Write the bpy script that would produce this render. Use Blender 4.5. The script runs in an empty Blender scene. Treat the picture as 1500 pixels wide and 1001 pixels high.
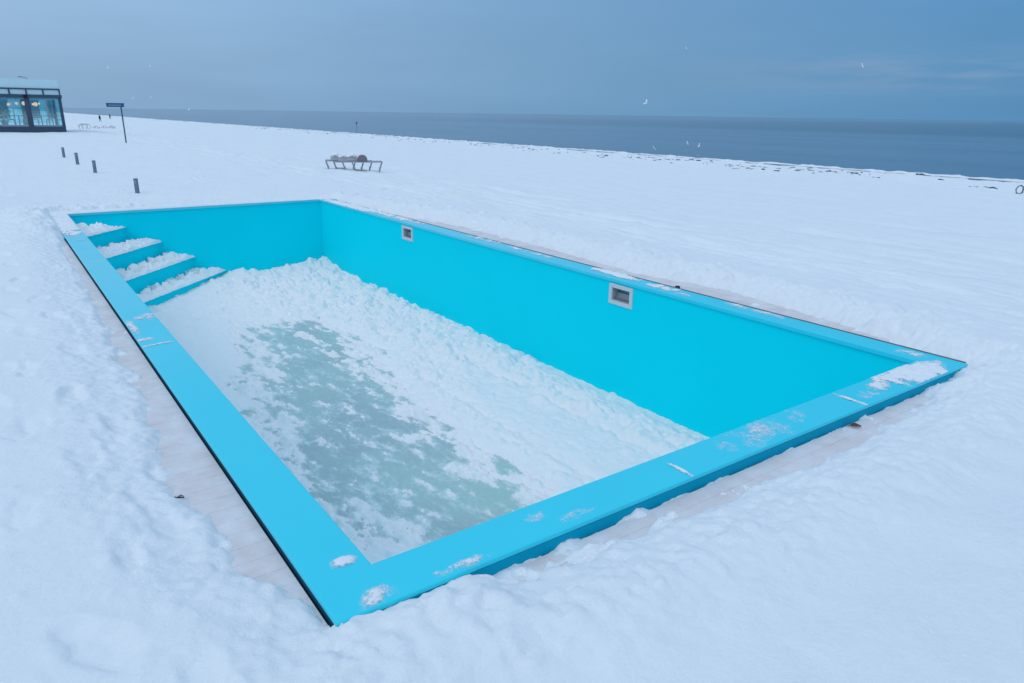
import bpy, bmesh, math, random
import numpy as np
from mathutils import Vector, Matrix
random.seed(4)
rng = np.random.default_rng(4)
SC = bpy.context.scene
COL = SC.collection

# ------------------------------------------------------------------ camera
CAM = Vector((-0.9725, -2.2615, 1.70))
F = Vector((0.55972, 0.77029, -0.30556)); R = Vector((0.81139, -0.58435, 0.01318)); U = Vector((0.16840, 0.25531, 0.95208))
FPX = 1040.43
cd = bpy.data.cameras.new('camera'); cam = bpy.data.objects.new('camera', cd); COL.objects.link(cam)
cam.matrix_world = Matrix(((R.x, U.x, -F.x, CAM.x), (R.y, U.y, -F.y, CAM.y), (R.z, U.z, -F.z, CAM.z), (0, 0, 0, 1)))
cd.sensor_width = 36; cd.lens = 36 * FPX / 1500; cd.clip_start = 0.05; cd.clip_end = 30000
SC.camera = cam

def ray(px, py):
    return F + R * ((px - 750) / FPX) + U * ((500.5 - py) / FPX)
def on_z(px, py, z):
    d = ray(px, py); return CAM + d * ((z - CAM.z) / d.z)
def at_dist(px, py, t):
    return CAM + ray(px, py).normalized() * t

# ------------------------------------------------------------------ numpy noise
def _hash(ix, iy, s):
    h = (ix.astype(np.int64) * 374761393 + iy.astype(np.int64) * 668265263 + s * 974711) & 0xffffffff
    h = ((h ^ (h >> 13)) * 1274126177) & 0xffffffff
    return h ^ (h >> 16)
def perlin(x, y, s=0):
    x0 = np.floor(x); y0 = np.floor(y); fx = x - x0; fy = y - y0
    def g(ix, iy, dx, dy):
        a = _hash(ix, iy, s) * (2 * math.pi / 4294967296.0); return np.cos(a) * dx + np.sin(a) * dy
    u = fx * fx * fx * (fx * (fx * 6 - 15) + 10); v = fy * fy * fy * (fy * (fy * 6 - 15) + 10)
    n00 = g(x0, y0, fx, fy); n10 = g(x0 + 1, y0, fx - 1, fy); n01 = g(x0, y0 + 1, fx, fy - 1); n11 = g(x0 + 1, y0 + 1, fx - 1, fy - 1)
    return ((n00 * (1 - u) + n10 * u) * (1 - v) + (n01 * (1 - u) + n11 * u) * v) * 1.5
def fbm(x, y, o=4, s=0, gain=0.5):
    r = 0; a = 1.0
    for i in range(o):
        r = r + a * perlin(x * 2 ** i + 17.3 * i, y * 2 ** i - 9.1 * i, s + i); a *= gain
    return r
def billow(x, y, o=4, s=0, gain=0.5):
    r = 0; a = 1.0
    for i in range(o):
        r = r + a * np.abs(perlin(x * 2 ** i + 7.3 * i, y * 2 ** i + 5.1 * i, s + i)); a *= gain
    return r
def ss(a, b, x):
    t = np.clip((x - a) / (b - a), 0, 1); return t * t * (3 - 2 * t)

# ------------------------------------------------------------------ materials
def mat(name, col, rough=0.6, spec=0.3, metal=0.0, var=0.0, vscale=3.0, bump=0.0, bscale=30.0, bdist=0.02, stretch=(1, 1, 1), emit=None, estr=0, alpha=1.0, coat=0.0):
    m = bpy.data.materials.new(name); m.use_nodes = True
    nt = m.node_tree; b = nt.nodes['Principled BSDF']
    b.inputs['Base Color'].default_value = (*col, 1); b.inputs['Roughness'].default_value = rough
    b.inputs['Specular IOR Level'].default_value = spec; b.inputs['Metallic'].default_value = metal
    b.inputs['Alpha'].default_value = alpha; b.inputs['Coat Weight'].default_value = coat
    tc = nt.nodes.new('ShaderNodeTexCoord'); mp = nt.nodes.new('ShaderNodeMapping'); mp.inputs['Scale'].default_value = stretch
    nt.links.new(tc.outputs['Object'], mp.inputs[0])
    if var > 0:
        n = nt.nodes.new('ShaderNodeTexNoise'); n.inputs['Scale'].default_value = vscale; n.inputs['Detail'].default_value = 5
        nt.links.new(mp.outputs[0], n.inputs['Vector'])
        mx = nt.nodes.new('ShaderNodeMix'); mx.data_type = 'RGBA'
        mx.inputs['A'].default_value = (*[max(0, c * (1 - var)) for c in col], 1); mx.inputs['B'].default_value = (*[min(1, c * (1 + var)) for c in col], 1)
        nt.links.new(n.outputs['Fac'], mx.inputs['Factor']); nt.links.new(mx.outputs['Result'], b.inputs['Base Color'])
    if bump > 0:
        n2 = nt.nodes.new('ShaderNodeTexNoise'); n2.inputs['Scale'].default_value = bscale; n2.inputs['Detail'].default_value = 6; n2.inputs['Roughness'].default_value = 0.65
        nt.links.new(mp.outputs[0], n2.inputs['Vector'])
        bp = nt.nodes.new('ShaderNodeBump'); bp.inputs['Strength'].default_value = bump; bp.inputs['Distance'].default_value = bdist
        nt.links.new(n2.outputs['Fac'], bp.inputs['Height']); nt.links.new(bp.outputs[0], b.inputs['Normal'])
    if emit:
        b.inputs['Emission Color'].default_value = (*emit, 1); b.inputs['Emission Strength'].default_value = estr
    return m

SNOW = mat('snow', (0.86, 0.87, 0.875), rough=0.75, spec=0.15, var=0.012, vscale=1.3, bump=0.5, bscale=38, bdist=0.016)
SNOW_FINE = mat('packed_snow', (0.92, 0.89, 0.875), rough=0.75, spec=0.15, bump=0.6, bscale=45, bdist=0.016)
for m_ in (SNOW, SNOW_FINE):
    b_ = m_.node_tree.nodes['Principled BSDF']; b_.subsurface_method = 'BURLEY'; b_.inputs['Subsurface Weight'].default_value = 0.45; b_.inputs['Subsurface Scale'].default_value = 0.012; b_.inputs['Subsurface Radius'].default_value = (1.0, 1.1, 1.25)
PAINT = mat('cyan_paint', (0.001, 0.77, 0.875), rough=0.6, spec=0.04, var=0.035, vscale=0.8, bump=0.06, bscale=2.5, bdist=0.02)
COPE = mat('coping_paint', (0.022, 0.69, 0.83), rough=0.32, spec=0.4, var=0.03, vscale=2.0, bump=0.05, bscale=90, bdist=0.003)
FASC = mat('fascia_blue', (0.001, 0.36, 0.53), rough=0.6, spec=0.06, var=0.04)  # darker blue than the coping
DARK = mat('gap_shade_navy', (0.012, 0.10, 0.17), rough=0.8)  # navy that colours in the shade of the slot under the coping
PLASTIC = mat('skimmer_plastic', (0.66, 0.68, 0.69), rough=0.35, spec=0.4, var=0.03)
PLASTIC_IN = mat('skimmer_grey', (0.42, 0.46, 0.48), rough=0.5, var=0.15, vscale=8)
STEEL = mat('steel', (0.45, 0.48, 0.5), rough=0.25, metal=1.0)
SLATE = mat('slate_blue_metal', (0.055, 0.085, 0.13), rough=0.5, var=0.1)
FRAME = mat('dark_frame', (0.055, 0.085, 0.13), rough=0.45, var=0.1)
GREYW = mat('weathered_metal', (0.36, 0.38, 0.42), rough=0.55, var=0.15)
WICKER = mat('brown_wicker', (0.20, 0.175, 0.185), rough=0.8, var=0.3, vscale=40)
FABRIC = mat('grey_wicker', (0.50, 0.51, 0.54), rough=0.85, var=0.1, vscale=20)
WEED = mat('dark_seaweed', (0.13, 0.12, 0.14), rough=0.9, var=0.3, vscale=8)
COAT = mat('dark_coat', (0.012, 0.015, 0.022), rough=0.85)
SKIN = mat('skin', (0.5, 0.32, 0.25), rough=0.6)
FEATHER = mat('white_feathers', (0.93, 0.93, 0.93), rough=0.8)
FEATHERG = mat('grey_feathers', (0.40, 0.44, 0.48), rough=0.8)
BEAK = mat('yellow_beak', (0.6, 0.4, 0.05), rough=0.5)
LEAF = mat('brown_leaf', (0.34, 0.20, 0.17), rough=0.8, var=0.3, vscale=60)
LEAFD = mat('dark_leaf', (0.045, 0.03, 0.028), rough=0.8, var=0.3, vscale=60)
RUST = mat('faded_red_metal', (0.62, 0.50, 0.55), rough=0.7, var=0.2)
LAMPM = mat('lamp_glow', (0.9, 0.7, 0.45), emit=(1.0, 0.42, 0.24), estr=1.5)
CURT = mat('pale_curtain', (0.42, 0.66, 0.70), rough=0.9, var=0.18, vscale=2.5, stretch=(3, 3, 0.2))
WOOD = mat('table_wood', (0.10, 0.09, 0.085), rough=0.6)
BULBPLANT = mat('indoor_foliage', (0.05, 0.10, 0.07), rough=0.8)

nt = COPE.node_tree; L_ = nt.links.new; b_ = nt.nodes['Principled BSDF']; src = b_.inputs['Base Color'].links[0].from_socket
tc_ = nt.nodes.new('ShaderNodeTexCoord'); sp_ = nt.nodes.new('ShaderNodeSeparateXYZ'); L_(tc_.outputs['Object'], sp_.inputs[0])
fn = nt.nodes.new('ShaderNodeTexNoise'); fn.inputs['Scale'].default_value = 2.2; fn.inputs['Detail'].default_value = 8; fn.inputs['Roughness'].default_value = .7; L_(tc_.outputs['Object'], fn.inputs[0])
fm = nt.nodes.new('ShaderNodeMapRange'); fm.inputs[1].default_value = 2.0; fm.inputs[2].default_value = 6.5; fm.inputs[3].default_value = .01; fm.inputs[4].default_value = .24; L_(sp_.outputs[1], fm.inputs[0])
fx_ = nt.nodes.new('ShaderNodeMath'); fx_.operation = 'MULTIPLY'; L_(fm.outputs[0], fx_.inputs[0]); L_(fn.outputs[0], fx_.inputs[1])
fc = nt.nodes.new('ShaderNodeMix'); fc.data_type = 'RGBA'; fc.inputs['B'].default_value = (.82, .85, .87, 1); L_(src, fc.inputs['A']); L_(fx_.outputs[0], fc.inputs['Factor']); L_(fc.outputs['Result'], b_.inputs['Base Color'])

def glass(name, tint, mixv, rough=0.05):
    m = bpy.data.materials.new(name); m.use_nodes = True; nt = m.node_tree
    for n in list(nt.nodes):
        if n.type == 'BSDF_PRINCIPLED': nt.nodes.remove(n)
    out = nt.nodes['Material Output']
    t = nt.nodes.new('ShaderNodeBsdfTransparent'); t.inputs[0].default_value = (*tint, 1)
    g = nt.nodes.new('ShaderNodeBsdfGlossy'); g.inputs['Roughness'].default_value = rough; g.inputs[0].default_value = (0.85, 0.95, 0.97, 1)
    mx = nt.nodes.new('ShaderNodeMixShader'); mx.inputs[0].default_value = mixv
    nt.links.new(t.outputs[0], mx.inputs[1]); nt.links.new(g.outputs[0], mx.inputs[2]); nt.links.new(mx.outputs[0], out.inputs[0])
    return m
PANE = glass('teal_glass', (0.74, 0.96, 0.98), 0.2)
BALU = mat('frosted_glass', (0.66, 0.86, 0.90), rough=0.3, spec=0.4, alpha=0.8, var=0.03)

# deck boards with frost
def deck_mat():
    m = mat('frosted_boards', (0.7, 0.62, 0.6), rough=0.7, spec=0.15)
    nt = m.node_tree; b = nt.nodes['Principled BSDF']; L = nt.links.new
    tc = nt.nodes.new('ShaderNodeTexCoord'); sp = nt.nodes.new('ShaderNodeSeparateXYZ'); L(tc.outputs['Object'], sp.inputs[0])
    def math_(op, a, bb=None):
        n = nt.nodes.new('ShaderNodeMath'); n.operation = op
        for i, v in enumerate((a, bb)):
            if v is None: continue
            if isinstance(v, (int, float)): n.inputs[i].default_value = v
            else: L(v, n.inputs[i])
        return n.outputs[0]
    fr = math_('FRACT', math_('DIVIDE', sp.outputs[1], 0.118))
    gap = math_('LESS_THAN', fr, 0.035)
    mp = nt.nodes.new('ShaderNodeMapping'); mp.inputs['Scale'].default_value = (3, 60, 1); L(tc.outputs['Object'], mp.inputs[0])
    gr = nt.nodes.new('ShaderNodeTexNoise'); gr.inputs['Scale'].default_value = 2.5; gr.inputs['Detail'].default_value = 4; L(mp.outputs[0], gr.inputs[0])
    fro = nt.nodes.new('ShaderNodeTexNoise'); fro.inputs['Scale'].default_value = 5; fro.inputs['Detail'].default_value = 9; fro.inputs['Roughness'].default_value = 0.7; L(tc.outputs['Object'], fro.inputs[0])
    ramp = nt.nodes.new('ShaderNodeMapRange'); ramp.inputs[1].default_value = 0.38; ramp.inputs[2].default_value = 0.66; L(fro.outputs[0], ramp.inputs[0])
    c1 = nt.nodes.new('ShaderNodeMix'); c1.data_type = 'RGBA'; c1.inputs['A'].default_value = (0.62, 0.55, 0.54, 1); c1.inputs['B'].default_value = (0.76, 0.70, 0.69, 1); L(gr.outputs[0], c1.inputs['Factor'])
    c2 = nt.nodes.new('ShaderNodeMix'); c2.data_type = 'RGBA'; c2.inputs['B'].default_value = (0.83, 0.82, 0.83, 1); L(c1.outputs['Result'], c2.inputs['A']); L(math_('MULTIPLY', ramp.outputs[0], 0.75), c2.inputs['Factor'])
    c3 = nt.nodes.new('ShaderNodeMix'); c3.data_type = 'RGBA'; c3.inputs['B'].default_value = (0.56, 0.50, 0.50, 1); L(c2.outputs['Result'], c3.inputs['A'])
    L(math_('MULTIPLY', gap, math_('SUBTRACT', 1.0, ramp.outputs[0])), c3.inputs['Factor'])
    L(c3.outputs['Result'], b.inputs['Base Color'])
    bp = nt.nodes.new('ShaderNodeBump'); bp.inputs['Strength'].default_value = 0.35; bp.inputs['Distance'].default_value = 0.006
    L(math_('ADD', fro.outputs[0], math_('MULTIPLY', gap, -0.6)), bp.inputs['Height']); L(bp.outputs[0], b.inputs['Normal'])
    return m
DECK = deck_mat()

def ice_mat():
    m = mat('grey_green_ice', (0.4, 0.55, 0.52), rough=0.3, spec=0.35)
    nt = m.node_tree; b = nt.nodes['Principled BSDF']; L = nt.links.new
    tc = nt.nodes.new('ShaderNodeTexCoord')
    n1 = nt.nodes.new('ShaderNodeTexNoise'); n1.inputs['Scale'].default_value = 0.9; n1.inputs['Detail'].default_value = 4; L(tc.outputs['Object'], n1.inputs[0])
    r1 = nt.nodes.new('ShaderNodeValToRGB'); r1.color_ramp.elements[0].position = 0.34; r1.color_ramp.elements[0].color = (0.37, 0.475, 0.475, 1)
    r1.color_ramp.elements[1].position = 0.62; r1.color_ramp.elements[1].color = (0.42, 0.575, 0.535, 1); L(n1.outputs[0], r1.inputs[0])
    m0 = nt.nodes.new('ShaderNodeMapping'); m0.inputs['Rotation'].default_value = (0, 0, -.12); L(tc.outputs['Object'], m0.inputs[0])
    mp = nt.nodes.new('ShaderNodeMapping'); mp.inputs['Scale'].default_value = (3.0, 1.25, 1); L(m0.outputs[0], mp.inputs[0])
    n2 = nt.nodes.new('ShaderNodeTexNoise'); n2.inputs['Scale'].default_value = 2.0; n2.inputs['Detail'].default_value = 11; n2.inputs['Roughness'].default_value = 0.74; n2.inputs['Distortion'].default_value = 1.6; L(mp.outputs[0], n2.inputs[0])
    at = nt.nodes.new('ShaderNodeAttribute'); at.attribute_name = 'rime'
    ra = nt.nodes.new('ShaderNodeMapRange'); ra.inputs[1].default_value = -.045; ra.inputs[2].default_value = .004; ra.inputs[3].default_value = -.17; ra.inputs[4].default_value = .10; L(at.outputs['Fac'], ra.inputs[0])
    ad = nt.nodes.new('ShaderNodeMath'); ad.operation = 'ADD'; L(n2.outputs[0], ad.inputs[0]); L(ra.outputs[0], ad.inputs[1])
    mr = nt.nodes.new('ShaderNodeMapRange'); mr.inputs[1].default_value = 0.40; mr.inputs[2].default_value = 0.76; L(ad.outputs[0], mr.inputs[0])
    wn = nt.nodes.new('ShaderNodeTexNoise'); wn.inputs['Scale'].default_value = 4.5; wn.inputs['Detail'].default_value = 10; wn.inputs['Roughness'].default_value = .72; wn.inputs['Distortion'].default_value = 2.4; L(mp.outputs[0], wn.inputs[0])
    wr = nt.nodes.new('ShaderNodeMapRange'); wr.inputs[1].default_value = .50; wr.inputs[2].default_value = .72; wr.inputs[4].default_value = .55; L(wn.outputs[0], wr.inputs[0])
    mw = nt.nodes.new('ShaderNodeMix'); mw.data_type = 'RGBA'; mw.inputs['B'].default_value = (0.66, 0.76, 0.75, 1); L(r1.outputs[0], mw.inputs['A']); L(wr.outputs[0], mw.inputs['Factor'])
    mx = nt.nodes.new('ShaderNodeMix'); mx.data_type = 'RGBA'; mx.inputs['B'].default_value = (0.80, 0.86, 0.87, 1); L(mw.outputs['Result'], mx.inputs['A'])
    ml = nt.nodes.new('ShaderNodeMath'); ml.operation = 'MULTIPLY'; ml.inputs[1].default_value = 0.95; L(mr.outputs[0], ml.inputs[0]); L(ml.outputs[0], mx.inputs['Factor'])
    L(mx.outputs['Result'], b.inputs['Base Color'])
    bp = nt.nodes.new('ShaderNodeBump'); bp.inputs['Strength'].default_value = 0.25; bp.inputs['Distance'].default_value = 0.02; L(n2.outputs[0], bp.inputs['Height']); L(bp.outputs[0], b.inputs['Normal'])
    return m
ICE = ice_mat()

def sea_mat():
    m = mat('sea_water', (0.10, 0.17, 0.24), rough=0.2, spec=0.5)
    nt = m.node_tree; b = nt.nodes['Principled BSDF']; L = nt.links.new
    b.inputs['IOR'].default_value = 1.33
    tc = nt.nodes.new('ShaderNodeTexCoord'); sp = nt.nodes.new('ShaderNodeSeparateXYZ'); L(tc.outputs['Object'], sp.inputs[0])
    mp = nt.nodes.new('ShaderNodeMapping'); mp.inputs['Scale'].default_value = (1.0, 0.12, 1); L(tc.outputs['Object'], mp.inputs[0])
    n = nt.nodes.new('ShaderNodeTexNoise'); n.inputs['Scale'].default_value = 0.06; n.inputs['Detail'].default_value = 8; L(mp.outputs[0], n.inputs[0])
    w = nt.nodes.new('ShaderNodeTexNoise'); w.inputs['Scale'].default_value = 1.3; w.inputs['Detail'].default_value = 5
    mp2 = nt.nodes.new('ShaderNodeMapping'); mp2.inputs['Scale'].default_value = (1.0, 0.35, 1); L(tc.outputs['Object'], mp2.inputs[0]); L(mp2.outputs[0], w.inputs[0])
    # wind lane: rougher, darker water beyond about 190 m from the shore
    ad = nt.nodes.new('ShaderNodeMath'); ad.operation = 'MULTIPLY_ADD'; ad.inputs[1].default_value = 90; L(n.outputs[0], ad.inputs[0]); L(sp.outputs[0], ad.inputs[2])
    mr = nt.nodes.new('ShaderNodeMapRange'); mr.inputs[1].default_value = 232; mr.inputs[2].default_value = 262; L(ad.outputs[0], mr.inputs[0])
    c = nt.nodes.new('ShaderNodeMix'); c.data_type = 'RGBA'; c.inputs['A'].default_value = (0.088, 0.165, 0.24, 1); c.inputs['B'].default_value = (0.03, 0.07, 0.115, 1); L(mr.outputs[0], c.inputs['Factor'])
    lf = nt.nodes.new('ShaderNodeMapRange'); lf.inputs[1].default_value = 20; lf.inputs[2].default_value = 700; L(sp.outputs[1], lf.inputs[0])     # brighter sky mirrored along the coast, put in as paler water colour
    c_ = nt.nodes.new('ShaderNodeMix'); c_.data_type = 'RGBA'; c_.inputs['B'].default_value = (0.14, 0.22, 0.30, 1); L(c.outputs['Result'], c_.inputs['A']); L(lf.outputs[0], c_.inputs['Factor']); c = c_
    r2 = nt.nodes.new('ShaderNodeMapRange'); r2.inputs[1].default_value = 0.35; r2.inputs[2].default_value = 0.7; r2.inputs[3].default_value = 0.82; r2.inputs[4].default_value = 1.16; L(n.outputs[0], r2.inputs[0])
    vm = nt.nodes.new('ShaderNodeVectorMath'); vm.operation = 'SCALE'; L(c.outputs['Result'], vm.inputs[0]); L(r2.outputs[0], vm.inputs['Scale'])
    L(vm.outputs[0], b.inputs['Base Color'])
    bp = nt.nodes.new('ShaderNodeBump'); bp.inputs['Strength'].default_value = 0.3; bp.inputs['Distance'].default_value = 0.15; L(w.outputs[0], bp.inputs['Height']); L(bp.outputs[0], b.inputs['Normal'])
    return m
SEA = sea_mat()
WETSAND = mat('wet_sand', (0.10, 0.11, 0.13), rough=0.3, spec=0.4, var=0.2)

# ------------------------------------------------------------------ object helpers
def link(name, me, m, parent=None, smooth=False, mats=None):
    o = bpy.data.objects.new(name, me); COL.objects.link(o)
    for mm in (mats or [m]): me.materials.append(mm)
    if smooth: me.polygons.foreach_set('use_smooth', np.ones(len(me.polygons), bool))
    if parent: o.parent = parent
    return o
def from_bm(name, bm, m, parent=None, smooth=False):
    me = bpy.data.meshes.new(name); bmesh.ops.recalc_face_normals(bm, faces=bm.faces); bm.to_mesh(me); bm.free()
    return link(name, me, m, parent, smooth)
def from_np(name, V, Fq, m, parent=None, smooth=True, mats=None, mi=None):
    me = bpy.data.meshes.new(name)
    me.vertices.add(len(V)); me.vertices.foreach_set('co', np.asarray(V, np.float32).ravel())
    nf = len(Fq); k = Fq.shape[1]
    me.loops.add(nf * k); me.loops.foreach_set('vertex_index', Fq.astype(np.int32).ravel())
    me.polygons.add(nf); me.polygons.foreach_set('loop_start', np.arange(nf, dtype=np.int32) * k)
    try: me.polygons.foreach_set('loop_total', np.full(nf, k, np.int32))
    except Exception: pass
    me.update(calc_edges=True)
    o = link(name, me, m, parent, smooth, mats)
    if mi is not None: me.polygons.foreach_set('material_index', mi.astype(np.int32))
    me.update()
    return o
def grid_mesh(name, us, vs, zf, m, keep=None, parent=None, kind=None):
    Ug, Vg = np.meshgrid(us, vs, indexing='ij'); Z = zf(Ug, Vg)
    nu, nv = len(us), len(vs); idx = np.arange(nu * nv).reshape(nu, nv)
    Q = np.stack([idx[:-1, :-1], idx[1:, :-1], idx[1:, 1:], idx[:-1, 1:]], -1)
    if keep is not None:
        uc = (Ug[:-1, :-1] + Ug[1:, 1:]) / 2; vc = (Vg[:-1, :-1] + Vg[1:, 1:]) / 2
        zc = np.maximum.reduce([Z[:-1, :-1], Z[1:, :-1], Z[1:, 1:], Z[:-1, 1:]])
        Q = Q[keep(uc, vc, zc)]
    Q = Q.reshape(-1, 4)
    used, inv = np.unique(Q, return_inverse=True)
    V = np.stack([Ug.ravel(), Vg.ravel(), Z.ravel()], -1)[used]
    o = from_np(name, V, inv.reshape(-1, 4), m, parent)
    if kind: o['kind'] = kind
    return o
def tag(o, label=None, cat=None, group=None, kind=None):
    if label: o['label'] = label
    if cat: o['category'] = cat
    if group: o['group'] = group
    if kind: o['kind'] = kind
    return o
def empty(name, loc, rz=0, label=None, cat=None, group=None):
    o = bpy.data.objects.new(name, None); COL.objects.link(o); o.location = loc; o.rotation_euler = (0, 0, rz); o.empty_display_size = 0.2
    return tag(o, label, cat, group)
def box(bm, a, b, bev=0.0):
    a = Vector(a); b = Vector(b); c = (a + b) / 2; d = b - a
    g = bmesh.ops.create_cube(bm, size=1, matrix=Matrix.Translation(c) @ Matrix.Diagonal((abs(d.x), abs(d.y), abs(d.z), 1)))
    if bev > 0:
        es = {e for v in g['verts'] for e in v.link_edges}
        bmesh.ops.bevel(bm, geom=list(es), offset=bev, segments=2, affect='EDGES', profile=0.5)
def tube(bm, pts, r, n=8):
    pts = [Vector(p) for p in pts]; rr = r if isinstance(r, (list, tuple)) else [r] * len(pts)
    rings = []; ref = None
    for i, p in enumerate(pts):
        t = (pts[min(i + 1, len(pts) - 1)] - pts[max(i - 1, 0)]).normalized()
        if ref is None: ref = Vector((0, 0, 1)) if abs(t.z) < 0.9 else Vector((1, 0, 0))
        x = (ref - t * ref.dot(t)).normalized(); ref = x; y = t.cross(x)
        rings.append([bm.verts.new(p + (x * math.cos(2 * math.pi * k / n) + y * math.sin(2 * math.pi * k / n)) * rr[i]) for k in range(n)])
    for a, b in zip(rings, rings[1:]):
        for k in range(n): bm.faces.new((a[k], a[(k + 1) % n], b[(k + 1) % n], b[k]))
    bm.faces.new(rings[0][::-1]); bm.faces.new(rings[-1])
def ball(bm, c, s, rot=None, sub=2):
    M = Matrix.Translation(Vector(c)) @ (rot.to_4x4() if rot else Matrix.Identity(4)) @ Matrix.Diagonal((s[0], s[1], s[2], 1))
    bmesh.ops.create_icosphere(bm, subdivisions=sub, radius=1, matrix=M)
def B(): return bmesh.new()

# ------------------------------------------------------------------ site dimensions (metres; x across the pool, y along it)
W, LEN, CW = 4.373, 11.763, 0.249
U0, U1, V0, V1 = -CW, W + CW, -CW, LEN + CW
SEAZ = -2.30
XP = np.array([-1e4, -2, 0, 6.0, 7.2, 9.0, 12.0, 20.0, 45.0, 53.2, 54.4, 55.2, 60, 90, 1e5]); ZP = np.array([-0.105, -0.105, -0.105, -0.115, -0.2, -0.42, -0.65, -1.02, -1.95, -2.12, -2.24, -2.42, -2.9, -4, -4])
def base_z(u): return np.interp(u, XP, ZP)

# ------------------------------------------------------------------ snow-covered ground (one sheet)
def stamps(n, xs, ys, smin, smax):
    return [(rng.uniform(*xs), rng.uniform(*ys), smin * (smax / smin) ** rng.uniform() ** 1.6, rng.uniform(0, 3.14), rng.uniform(.5, 1), rng.uniform(.35, .8)) for _ in range(n)]
def stamp(u, v, z, L_, wfun=None):
    if u.shape[0] < 2 or u.shape[1] < 2: return z
    for (cx, cy, r, a, asp, hh) in L_:
        i0, i1 = np.searchsorted(u[:, 0], [cx - r * 1.2, cx + r * 1.2]); j0, j1 = np.searchsorted(v[0], [cy - r * 1.2, cy + r * 1.2])
        if i0 == i1 or j0 == j1: continue
        m = (slice(i0, i1), slice(j0, j1)); x = u[m] - cx; y = v[m] - cy
        p = x * math.cos(a) + y * math.sin(a); q = (-x * math.sin(a) + y * math.cos(a)) / asp
        rr = (np.abs(p) ** 2.6 + np.abs(q) ** 2.6) ** (1 / 2.6) / r * (1 + .35 * perlin(u[m] / r * 1.1, v[m] / r * 1.1, 7))
        w = 1 if wfun is None else wfun(cx, cy)
        z[m] += w * hh * r * np.sqrt(np.clip(1 - rr, 0, 1)) * (.9 + .4 * (p / r))
    return z
FOOT = []
def add_prints(path, step, side, depth):
    d = 0; path = [np.array(p, float) for p in path]
    k = 0
    for a, b in zip(path, path[1:]):
        n = max(1, int(np.linalg.norm(b - a) / step)); t = (b - a) / np.linalg.norm(b - a); nn = np.array([-t[1], t[0]])
        for i in range(n):
            k += 1
            p = a + (b - a) * (i + rng.uniform(0, .5)) / n + nn * (side if k % 2 else -side) + rng.normal(0, .03, 2)
            FOOT.append((p[0], p[1], math.atan2(t[1], t[0]) + rng.normal(0, .15), depth * rng.uniform(.6, 1.2), rng.uniform(.9, 1.15)))
add_prints([(-0.75, -1.0), (-0.95, 1.5), (-0.8, 4), (-1.1, 8), (-1.0, 13)], 0.42, 0.12, 0.017)
add_prints([(-1.25, 0.2), (-1.1, 2.5), (-1.35, 6), (-1.6, 11)], 0.55, 0.1, 0.014)
add_prints([(-0.62, 0.5), (-0.70, 3.0)], 0.5, 0.05, 0.013)
add_prints([(6.5, 13.0), (9.5, 14.5), (12.0, 16.5), (14.5, 22)], 0.6, 0.1, 0.05)
add_prints([(12.2, 14.2), (12.6, 15.2)], 0.22, 0.25, 0.06)
add_prints([(19.0, 32.0), (19.4, 25.0), (19.0, 16.0)], 0.7, 0.1, 0.06)
add_prints([(-3.5, 16), (0.5, 15.0), (3, 16.5), (4.5, 22)], 0.6, 0.1, 0.04)
add_prints([(4.3, 34), (7, 27), (10, 24.5)], 0.6, 0.12, 0.05)

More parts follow.
